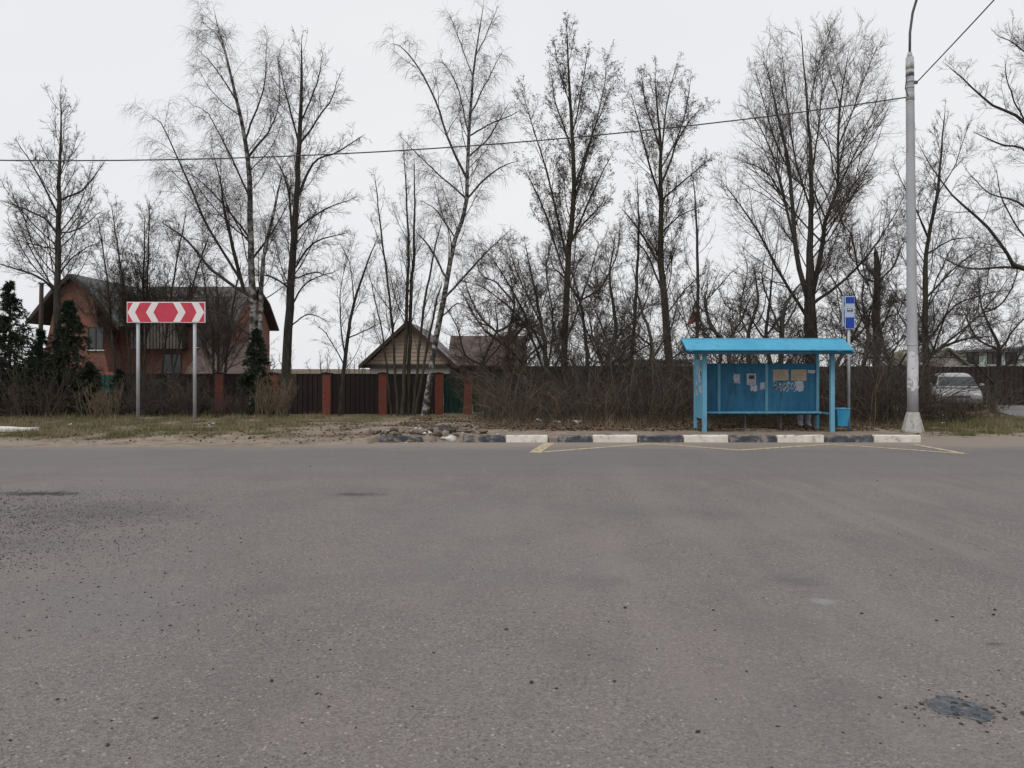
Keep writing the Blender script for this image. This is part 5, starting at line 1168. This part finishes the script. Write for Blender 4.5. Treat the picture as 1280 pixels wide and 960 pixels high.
tree('thicket_tree', 'low crooked tree leaning left in the thicket beside the shelter wall', 'tree', 25.5,
     [[(822, 528, 9), (812, 470, 8), (815, 430, 6), (800, 380, 4), (790, 330, 1)]],
     [[(812, 450, 5), (840, 405, 4), (850, 360, 1)], [(814, 435, 5), (785, 410, 3), (765, 380, 1)], [(812, 470, 4), (850, 440, 3), (868, 415, 1)]], **tk)
tree('thicket_tree', 'tangled bush-like tree filling the gap between stop sign and lamp post', 'tree', 25.0,
     [[(1080, 528, 9), (1078, 470, 8), (1085, 420, 6), (1078, 370, 3), (1085, 320, 1)]],
     [[(1078, 450, 5), (1105, 405, 4), (1125, 360, 1)], [(1080, 440, 5), (1055, 400, 4), (1042, 350, 1)], [(1080, 470, 4), (1115, 440, 3), (1135, 400, 1)], [(1082, 420, 4), (1068, 370, 3), (1050, 330, 1)]], **tk)
tree('thicket_tree', 'spreading bushy tree with level branches above the silver car', 'tree', 24.0,
     [[(1153, 525, 9), (1154, 480, 8), (1163, 445, 6), (1198, 426, 4), (1240, 420, 2)]],
     [[(1170, 445, 5), (1210, 405, 4), (1235, 380, 3), (1262, 340, 1)], [(1195, 428, 4), (1225, 395, 3), (1250, 400, 1)], [(1158, 460, 5), (1178, 410, 4), (1195, 360, 1)], [(1172, 440, 4), (1150, 400, 3), (1140, 360, 1)], [(1215, 402, 3), (1235, 350, 2), (1240, 300, 1)]], **tk)

for i, (px, Y, top, lab) in enumerate([(612, 30.0, 380, 'low bushy crooked tree in front of the brown side roof of the low house'), (640, 27.5, 335, 'tangled crooked tree at the left end of the thicket over the wicket gate'), (728, 28.0, 330, 'crooked many-branched tree directly right of the tall bud-covered trunk'), (748, 24.5, 385, 'low wiry crooked tree at the front of the thicket'),
                                       (890, 26.5, 345, 'wiry crooked tree over the left half of the shelter roof'), (962, 27.5, 320, 'wiry crooked tree over the middle of the shelter roof'), (1045, 27.0, 330, 'wiry crooked tree just left of the stop sign'), (1112, 26.5, 300, 'wiry tree with crossing branches just left of the lamp post'), (1240, 29.5, 350, 'wiry low tree between the silver car and the right edge')]):
    q = random.Random(900 + i); h = 525 - top; j = lambda a: q.uniform(-a, a)
    st = [(px, 526, 9), (px + j(8), 526 - h * .25, 8), (px + j(14), 526 - h * .5, 6), (px + j(18), 526 - h * .78, 3.5), (px + j(20), top, 1)]
    lb = []
    for m_ in range(7):
        a = st[q.choice((1, 1, 2, 2, 3))]; sg = -1 if m_ % 2 else 1; L = q.uniform(28, 62)
        lb.append([(a[0], a[1], 5), (a[0] + sg * L * .45, a[1] - L * q.uniform(.1, .7), 4), (a[0] + sg * L * q.uniform(.6, .9), a[1] - L * q.uniform(.6, 1.1), 2.5), (a[0] + sg * L * q.uniform(.7, 1.3), a[1] - L * q.uniform(1.1, 1.8), 1)])
    tree('thicket_tree', lab, 'tree', Y, [st], lb, group='crooked trees of the thicket', **tk)

# --- shrubs: a fan of stems from the ground
def shrub(name, label, px, Y, h, spread, n, stem='twig_brown', l2=5, l3=4, seed=0, up=.05, droop=0.0, r0=.012, group=None, cat='bush', ang=28, rad=.25, leafn=0, lm='bud'):
    rg = np.random.default_rng(5000 + seed); x = (px - 640) * Y / F; z = gz(x, Y)
    root = empty(name, (x, Y, z)); tag(root, label, cat, group)
    k = 9; az = rg.uniform(0, 6.283, n); el = np.radians(np.clip(np.abs(rg.normal(0, ang, n)), 0, 75)); d = np.stack([np.cos(az) * np.sin(el), np.sin(az) * np.sin(el), np.cos(el)], -1)
    rr = rad * np.sqrt(rg.uniform(0, 1, n)) * spread; p = np.stack([x + np.cos(az) * rr, Y + np.sin(az) * rr, np.full(n, z - .05)], -1)
    L = h * rg.uniform(.55, 1.15, n); P = np.empty((n, k, 3)); P[:, 0] = p
    for j in range(1, k):
        d = norm(d + rg.normal(0, .13, d.shape) + np.array([0, 0, 1.]) * (up - droop * j / k)); p = p + d * (L / (k - 1))[:, None]; P[:, j] = p
    P[..., 2] = np.maximum(P[..., 2], z - .05)
    Rr = (r0 * rg.uniform(.6, 1.3, n))[:, None] * np.linspace(1, .3, k)[None]
    B2, R2 = spawn(rg, P, Rr, l2 + 2, .15, 1, (38, 12), .36, k=4, up=up, wig=.2, rmin=.0042, rrat=.6, droop=droop)
    B3, R3 = spawn(rg, B2, R2, l3 + 1, .1, 1, (40, 13), .55, k=2, up=.02, wig=.2, rmin=.0034, rrat=.6, droop=droop)
    A = Acc(); A.tubes(P, Rr, 4); wlink('stems', A.mesh('stems', [M[stem]], True), root)
    A = Acc(); A.tubes(B2, R2, 3); A.tubes(B3, R3, 3); tag(wlink('twigs', A.mesh('twigs', [M[stem]]), root), kind='stuff')
    if leafn:
        A = Acc(); A.tris(leaves(rg, B3, leafn, .05)); tag(wlink('dry_leaves', A.mesh('dry_leaves', [M[lm]]), root), kind='stuff')
    return root
shrub('verge_shrub', 'round brown twiggy bush at the far left beside the white slab', 48, 24.0, 1.75, 2.2, 46, 'red_stem', 6, 5, 1, ang=34, rad=.3)
shrub('verge_shrub', 'low bush of upright pale stems left of the chevron sign', 127, 23.6, 1.15, 1.6, 46, 'dry_stem', 4, 3, 2, ang=14, rad=.33)
shrub('verge_shrub', 'weeping reddish shrub with arching stems between the chevron sign posts', 236, 24.4, 1.9, 1.4, 44, 'red_stem', 5, 4, 3, ang=22, up=.02, droop=.55, rad=.25)
shrub('verge_shrub', 'rounded reddish bush just right of the chevron sign', 283, 24.6, .95, 1.4, 44, 'red_stem', 5, 5, 4, ang=34)
shrub('verge_shrub', 'clipped upright brown bush in front of the dark straight tree', 341, 24.2, 1.25, 1.3, 60, 'dry_stem', 5, 4, 5, ang=12, rad=.36)
shrub('verge_shrub', 'sparse dark bush behind the left sign post near the green door', 178, 27.0, 1.5, 1.6, 36, 'twig_brown', 6, 5, 6, ang=30)
shrub('verge_shrub', 'tall thin brown bush under the left end of the chevron board', 165, 31.5, 3.0, 2.4, 50, 'twig_brown', 7, 6, 8, ang=24, rad=.4, r0=.016)
shrub('verge_shrub', 'dark bush low between the two chevron sign posts near the fence', 210, 26.5, 1.7, 2.2, 54, 'twig', 6, 6, 9, ang=32, rad=.4)
shrub('verge_shrub', 'dark twiggy bush between the spruces at the far left', 8, 26.0, 1.5, 2.2, 50, 'twig', 6, 6, 10, ang=32, rad=.4)
pm = empty('wooden_pole', (W(51, 0, 30).x, 30, -.2)); tag(pm, 'short dark weathered wooden pole left of the brick gable', 'pole')
MB().tube([(W(50, 0, 30).x, 30, -.3), (W(50.5, 0, 30).x, 30, 2.2), (W(52, 0, 30).x, 30, W(0, 355, 30).z)], [.10, .085, .075], 10).build('shaft', M['dark_wood'], pm)
MB().box(W(52, 0, 30).x - .09, W(52, 0, 30).x + .09, 29.91, 30.09, W(0, 355, 30).z, W(0, 354, 30).z + .02, .01).build('cap', M['dark_metal'], pm)
lab_th = ['dark twiggy bush at the left end of the thicket by the green gate', 'reddish upright bush below the dense spreading tree', 'dark bush at the foot of the tall bud-covered tree', 'brown bush in the thicket right of the tall bud-covered tree',
          'bush of thin pale stems under the tangled crooked tree', 'dark bush in the thicket below the thin straight stem', 'brown bush at the foot of the rounded bud-covered tree', 'twiggy bush just left of the shelter side wall',
          'bush behind the left half of the shelter back wall', 'bush behind the middle of the shelter, under the crooked trees', 'bush behind the right half of the shelter at the thick trunk', 'dark bush behind the litter bin',
          'tall brown bush between litter bin and lamp post', 'dense twiggy bush touching the left side of the lamp post', 'low reddish bush right of the lamp base in front of the silver car', 'low bush before the rear of the silver car, farther right', 'dry bush against the fence at the yard entrance']
for i, (px, Y, h, m_, n) in enumerate([(628, 28.5, 2.8, 'twig_brown', 40), (655, 25.5, 2.2, 'dry_stem', 44), (700, 26.2, 3.0, 'twig', 46), (735, 25.0, 2.5, 'twig_grey', 50), (770, 25.2, 2.9, 'twig_grey', 40), (800, 26.0, 3.1, 'twig', 46), (838, 25.0, 2.5, 'twig_grey', 46), (862, 23.2, 1.7, 'twig_brown', 36),
                                       (905, 24.0, 2.7, 'twig_brown', 40), (950, 23.6, 2.5, 'twig', 40), (1000, 24.2, 1.9, 'twig_brown', 40), (1058, 23.2, 2.8, 'twig', 44), (1088, 22.4, 3.0, 'twig_grey', 50), (1118, 22.0, 2.3, 'twig_brown', 50), (1172, 22.5, .85, 'red_stem', 46), (1205, 23.2, .8, 'dry_stem', 40), (1232, 33.0, 1.7, 'twig_grey', 36)]):
    shrub('thicket_shrub', lab_th[i], px, Y, h, 2.0, int(n * 1.15), m_, 5, 4, 30 + i, ang=(24, 36, 30)[i % 3], droop=(.0, .30, .12)[i % 3], r0=(.012, .015, .018)[i % 3], rad=.42, group='bushes of the thicket', leafn=1 if i % 3 == 0 else 0)

for i, (px, Y, h, m_, n, lab) in enumerate([(660, 22.6, 1.6, 'dry_stem', 16, 'pale arching dry brambles at the left front of the thicket'), (716, 22.0, 1.3, 'dry_stem', 12, 'few pale dry canes at the thicket front below the tall bud-covered tree'), (752, 22.4, 2.4, 'twig_grey', 9, 'sparse grey saplings in front of the tangled crooked tree'),
                                            (812, 22.2, 1.5, 'dry_stem', 13, 'pale arching brambles at the thicket front left of the shelter'), (850, 22.8, 2.5, 'twig_grey', 8, 'sparse thin grey saplings close to the shelter left wall'), (1102, 21.2, 2.2, 'dry_stem', 9, 'few pale upright canes between litter bin and lamp post')]):
    shrub('bramble', lab, px, Y, h, 1.6, n, m_, 4, 3, 80 + i, ang=34, droop=(.35, .0)[m_ == 'twig_grey'], r0=.015, rad=.5, group='loose canes before the thicket')

# undergrowth: dense thin stems and brambles nobody could count
rg = np.random.default_rng(88); n = 4600
ux = rg.uniform(-.9, 10.6, n); uy = rg.uniform(20.9, 27.5, n); keep = ~((ux > 4.0) & (ux < 8.0) & (uy < 20.6)); ux, uy = ux[keep], uy[keep]; n = len(ux)
uz = ground_z(ux, uy); k = 5; P = np.empty((n, k, 3)); p = np.stack([ux, uy, uz - .03], -1); P[:, 0] = p; d = norm(np.stack([rg.normal(0, .55, n), rg.normal(0, .5, n), np.ones(n)], -1)); L = rg.uniform(.3, 1.5, n) * np.where(rg.uniform(0, 1, n) > .75, 1.8, 1) * np.clip(.1 + 2.6 * (fbm(ux, uy, .55, 3, 61) - .2), .2, 1.9)
for j in range(1, k):
    d = norm(d + rg.normal(0, .30, d.shape)); p = p + d * (L / (k - 1))[:, None]; P[:, j] = p
Rr = rg.uniform(.004, .011, n)[:, None] * np.linspace(1, .4, k)[None]
B2, R2 = spawn(rg, P, Rr, 4, .2, 1, (42, 14), .45, k=2, up=.02, wig=.25, rmin=.0034)
A = Acc(); mi_ = np.array([0, 0, 0, 1, 1, 2, 2, 0])[rg.integers(0, 8, n)]
for m_ in range(3): A.tubes(P[mi_ == m_], Rr[mi_ == m_], 3, m_)
A.tubes(B2, R2, 3, 0)
tag(wlink('undergrowth', A.mesh('undergrowth', [M['twig_brown'], M['dry_stem'], M['twig']])), 'dense brown undergrowth of thin stems behind the kerb and shelter', 'undergrowth', kind='stuff')

# --- conifers
def conifer(name, label, px, Y, pytop, wpx, n_wh, per, m_='needle', seed=0, dens=26, droop=.25, columnar=False):
    rg = np.random.default_rng(7000 + seed); s = Y / F; x = (px - 640) * s; z0 = gz(x, Y); zt = CAMH - (pytop - HZ) * s; H = zt - z0; wmax = wpx * s / 2
    root = empty(name, (x, Y, z0)); tag(root, label, 'spruce' if not columnar else 'thuja')
    t = np.linspace(0, 1, 12); A = Acc(); tp = np.stack([x + t * 0, Y + t * 0, z0 - .1 + t * (H + .1)], -1)[None] + rg.normal(0, .01, (1, 12, 3)); A.tubes(tp, (.02 + .022 * H * (1 - t) / 2)[None], 8); wlink('trunk', A.mesh('trunk', [M['bark']], True), root)
    P = []; 
    n = n_wh * per; u = np.sort(rg.uniform(.03, .99, n)); az = rg.uniform(0, 6.283, n)
    prof_ = (1 - u) ** .85 + .03 if not columnar else np.minimum(1, 3.2 * (1 - u)) ** .6 * (.75 + .25 * np.minimum(1, u * 6))
    L = wmax * prof_ * rg.uniform(.7, 1.2, n); k = 6
    el = (.15 + .5 * u) if not columnar else np.full(n, .95)
    d = np.stack([np.cos(az) * np.cos(el), np.sin(az) * np.cos(el), np.sin(el)], -1); p = np.stack([x + 0 * u, Y + 0 * u, z0 + u * H], -1); P = np.empty((n, k, 3)); P[:, 0] = p
    for j in range(1, k):
        d = norm(d + np.array([0, 0, 1.]) * (-droop + .12 * j / k if not columnar else .12) + rg.normal(0, .06, d.shape)); p = p + d * (L / (k - 1))[:, None]; P[:, j] = p
    Rr = np.linspace(.012, .003, k)[None].repeat(n, 0)
    B2, R2 = spawn(rg, P, Rr, 7, .12, 1, (48, 12), .38, k=3, up=-.08 if not columnar else .15, wig=.12, rmin=.003, lmin=.08)
    c = []
    dens = int(dens * 1.7)
    for Q, m in ((P, dens), (B2, dens // 2)):
        nn = Q.shape[0]; tt_ = rg.uniform(.05, 1, (nn, m)); c0, T, _ = interp(Q, np.ones(Q.shape[:2]), tt_); c0 = c0.reshape(-1, 3); T = T.reshape(-1, 3)
        d = norm(T * .7 + rg.normal(0, .6, T.shape) + np.array([0, 0, -.15])); sd = norm(np.cross(d, rg.normal(size=d.shape))); ln = rg.uniform(.05, .12, (len(d), 1)); wd_ = ln * .26
        c.append(np.stack([c0 - sd * wd_ * .5, c0 + sd * wd_ * .5, c0 + d * ln], 1))
    A = Acc(); A.tubes(P, Rr, 3, 0); A.tubes(B2, R2, 3, 0); A.tris(np.concatenate(c), 1); wlink('crown', A.mesh('crown', [M['bark'], M[m_]]), root)
conifer('spruce_tree', 'tall dark spruce with pointed top near the left edge, beside the gable', 12, 25.5, 352, 112, 22, 11, seed=1, dens=22)
conifer('spruce_tree', 'dark dense spruce standing in front of the brick gable wall', 86, 26.5, 376, 108, 23, 11, seed=2, dens=22)
conifer('spruce_tree', 'dark spruce cut off by the left edge of the picture', -22, 26.5, 372, 90, 15, 9, seed=12, dens=20)
conifer('spruce_tree', 'low dark spruce in the hedge gap behind the left sign post', 150, 28.5, 462, 62, 9, 9, seed=3, dens=20)
conifer('spruce_tree', 'squat dark evergreen bush behind the chevron sign between its posts', 205, 28.0, 468, 70, 9, 10, seed=4, dens=20)
conifer('spruce_tree', 'dark young spruce at the foot of the weeping birch', 320, 27.4, 412, 66, 15, 10, seed=5, dens=22)
conifer('spruce_tree', 'small dark spruce half hidden behind the hedge right of the chevron sign', 250, 30.5, 474, 44, 8, 9, seed=6, dens=18)
conifer('spruce_tree', 'broad dark spruce behind the round twiggy bush, far left', 46, 28.5, 430, 80, 10, 10, seed=8, dens=20)

conifer('spruce_tree', 'dark evergreen mass filling the gap between the far left spruce and the gable spruce', 50, 27.6, 412, 78, 13, 10, seed=9, dens=20)
conifer('spruce_tree', 'low dark evergreen between the gable spruce and the green door', 112, 27.2, 455, 60, 9, 11, seed=10, dens=20)

# --- far wood beyond the houses
rg = np.random.default_rng(404); n = 230; fx = rg.uniform(-190, 230, n); fy = rg.uniform(170, 260, n); fh = rg.uniform(4, 8.5, n); k = 5
P = np.stack([np.stack([fx + rg.normal(0, .15, n) * j, fy, -.5 + fh * j / 4], -1) for j in range(k)], 1); Rr = np.linspace(.14, .03, k)[None].repeat(n, 0)
B2, R2 = spawn(rg, P, Rr, 12, .2, 1, (42, 10), .36, k=3, up=.08, wig=.15, rmin=.03); B3, R3 = spawn(rg, B2, R2, 6, .1, 1, (40, 12), .6, k=2, rmin=.03)
A = Acc(); A.tubes(P, Rr, 4); A.tubes(B2, R2, 3); A.tubes(B3, R3, 3)
tag(wlink('distant_wood', A.mesh('distant_wood', [M['twig_grey']])), 'far line of bare woodland seen low between the trees above the fences', 'woodland', kind='stuff')

# --- grass, dry stalks, fallen leaves
def tufts(name, label, mats, n, xr, yr, wfun, hgt, seed, wid=.006, cat='grass', clump=0):
    rg = np.random.default_rng(seed); x = rg.uniform(*xr, n); y = rg.uniform(*yr, n); x, y = (x, y) if not clump else (np.repeat(x[:n // clump], clump) + rg.normal(0, .10, n // clump * clump), np.repeat(y[:n // clump], clump) + rg.normal(0, .10, n // clump * clump)); n = len(x)
    kp = rg.uniform(0, 1, n) < wfun(x, y); x, y = x[kp], y[kp]; n = len(x); z = ground_z(x, y); kz = z > -.02 if name != 'lawn' else z > -9
    x, y, z = x[kz], y[kz], z[kz]; n = len(x); h = hgt * rg.lognormal(0, .45, n) * (.6 + .9 * fbm(x, y, 1.1, 3, 70)); az = rg.uniform(0, 6.283, n); ln = rg.uniform(.1, .8, n)
    b = np.stack([x, y, z - .01], -1); sd = np.stack([np.cos(az), np.sin(az), 0 * az], -1) * wid * rg.uniform(.6, 1.4, n)[:, None]; az2 = rg.uniform(0, 6.283, n)
    tip = b + np.stack([np.cos(az2) * ln * h, np.sin(az2) * ln * h, h], -1)
    A = Acc(); T = np.stack([b - sd, b + sd, tip], 1); mi = (fbm(x, y, .9, 3, 33) + rg.normal(0, .12, n) > .52).astype(int)
    for m_ in (0, 1): A.tris(T[mi == m_], m_)
    tag(wlink(name, A.mesh(name, mats)), label, cat, kind='stuff')
G_, S_ = M['green_grass'], M['straw']
tufts('grass', 'patchy dry grass on the left verge around the chevron sign', [S_, G_], 90000, (-17, -3.2), (17.2, 26), lambda x, y: cover(x, y)[0] ** 1.2, .045, 1)
tufts('lawn', 'short greenish grass strip before the brick-post fence', [G_, S_], 80000, (-22, 1.5), (22, 34), lambda x, y: cover(x, y)[0] * .9, .04, 2)
tufts('grass', 'tufted yellowish grass on the right verge beside the driveway', [S_, G_], 60000, (9.4, 19), (18, 25.5), lambda x, y: cover(x, y)[0] * (x < 15 + np.clip((y - 23.9) * .5, 0, 4)), .06, 3)
tufts('dry_weeds', 'dry weed stalks along the foot of the thicket', [M['dry_stem'], S_], 9000, (-2.2, 10.8), (19.9, 22.4), lambda x, y: cover(x, y)[1] * .8 * ~((x > 4.1) & (x < 7.7) & (y < 20.2)), .16, 4, .004, 'weeds')
tufts('tussocks', 'straggly dry grass tussocks dotted over the left verge', [S_, G_], 30000, (-15, -5.5), (17.8, 25), lambda x, y: np.clip(cover(x, y)[0] * 1.6, 0, 1), .085, 8, .007, 'grass', 110)
tufts('tussocks', 'straw-coloured grass tussocks at the right verge by the driveway', [S_, G_], 22000, (9.6, 16), (18.6, 24), lambda x, y: np.clip(cover(x, y)[0] * 1.6, 0, 1) * (x < 15 + np.clip((y - 23.9) * .5, 0, 4)), .11, 9, .007, 'grass', 110)
def leaf_litter(n, xr, yr, seed, label):
    rg = np.random.default_rng(seed); x = rg.uniform(*xr, n); y = rg.uniform(*yr, n); c = cover(x, y); kp = rg.uniform(0, 1, n) < np.clip(c[1] + .12, 0, 1); x, y = x[kp], y[kp]; z = ground_z(x, y); kz = z > .01; x, y, z = x[kz], y[kz], z[kz]; n = len(x)
    az = rg.uniform(0, 6.283, n); s_ = rg.uniform(.02, .05, n); u = np.stack([np.cos(az), np.sin(az), rg.normal(0, .35, n)], -1) * s_[:, None]; v = np.stack([-np.sin(az), np.cos(az), rg.normal(0, .35, n)], -1) * s_[:, None] * .6
    c0 = np.stack([x, y, z + .012], -1); A = Acc(); A.tris(np.stack([c0 - u, c0 + v, c0 + u], 1)); A.tris(np.stack([c0 - u, c0 + u, c0 - v], 1))
    tag(wlink('fallen_leaves', A.mesh('fallen_leaves', [M['leaf_litter']])), label, 'leaves', kind='stuff')
leaf_litter(9000, (-15, -3), (16.8, 23), 6, 'sparse brown leaves and twigs on the bare left shoulder')
leaf_litter(30000, (-3, 12), (18.6, 25), 5, 'brown fallen leaves under the thicket and behind the shelter')

# ------------------------------------------------------------------ person standing behind the shelter: only legs show under the back wall
def person():
    X, Y = W(1005, 0, 20.25).x, 20.25; z0 = gz(X, Y)
    root = empty('person', (X, Y, z0)); tag(root, 'person behind the shelter back wall, grey trousers and pale shoes showing below the bench', 'person')
    J = {'pel': (0, 0, .80, .135, .10), 'spi': (0, .0, .98, .125, .095), 'che': (0, -.01, 1.18, .15, .105), 'nec': (0, -.03, 1.33, .055, .055), 'hea': (0, -.05, 1.42, .072, .085), 'top': (0, -.05, 1.50, .06, .07)}
    E = [('pel', 'spi'), ('spi', 'che'), ('che', 'nec'), ('nec', 'hea'), ('hea', 'top')]
    for s_, n_ in ((-1, 'l'), (1, 'r')):
        J.update({'hip' + n_: (s_ * .085, 0, .74, .105, .10), 'kne' + n_: (s_ * .092, -.02 - .03 * s_, .42, .08, .082), 'ank' + n_: (s_ * .092, .02, .09, .068, .07), 'toe' + n_: (s_ * .11, -.15, .04, .05, .036),
                  'sho' + n_: (s_ * .165, 0, 1.25, .06, .06), 'elb' + n_: (s_ * .25, .04, 1.0, .047, .047), 'wri' + n_: (s_ * .175, -.07, .85, .038, .036)})
        E += [('pel', 'hip' + n_), ('hip' + n_, 'kne' + n_), ('kne' + n_, 'ank' + n_), ('ank' + n_, 'toe' + n_), ('che', 'sho' + n_), ('sho' + n_, 'elb' + n_), ('elb' + n_, 'wri' + n_)]
    names = list(J); me = bpy.data.meshes.new('body'); me.from_pydata([(X + J[n_][0], Y + J[n_][1], z0 + J[n_][2]) for n_ in names], [(names.index(a_), names.index(b_)) for a_, b_ in E], [])
    o = bpy.data.objects.new('body', me); COL.objects.link(o); md = o.modifiers.new('skin', 'SKIN'); o.modifiers.new('sub', 'SUBSURF').levels = 2
    for i, n_ in enumerate(names):
        sv_ = me.skin_vertices[0].data[i]; sv_.radius = J[n_][3:5]; sv_.use_root = (n_ == 'pel')
    dg = bpy.context.evaluated_depsgraph_get(); m2 = bpy.data.meshes.new_from_object(o.evaluated_get(dg)); bpy.data.objects.remove(o)
    m2.materials.clear()
    for k_ in ('trousers', 'jacket', 'skin', 'shoe'): m2.materials.append(M[k_])
    for f in m2.polygons:
        h = f.center.z - z0; f.material_index = 3 if h < .075 else 0 if h < .80 else 1 if h < 1.325 else 2; f.use_smooth = True
    wlink('body', m2, root)
    hr = MB(); hr.blob((X, Y - .035, z0 + 1.475), (.088, .098, .085), 5, 3, amp=.12); hr.build('hair', M['hair'], root)
    MB().blob((X, Y - .142, z0 + 1.415), (.012, .016, .02), 6, 2, amp=.05).build('nose', M['skin'], root)
    for s_ in (-1, 1):
        MB().blob((X + s_ * .03, Y - .126, z0 + 1.437), (.012, .008, .007), 7, 2, amp=.02).build('eye', M['ink'], root)
        MB().blob((X + s_ * .076, Y - .05, z0 + 1.425), (.012, .02, .03), 8, 2, amp=.05).build('ear', M['skin'], root)
person()
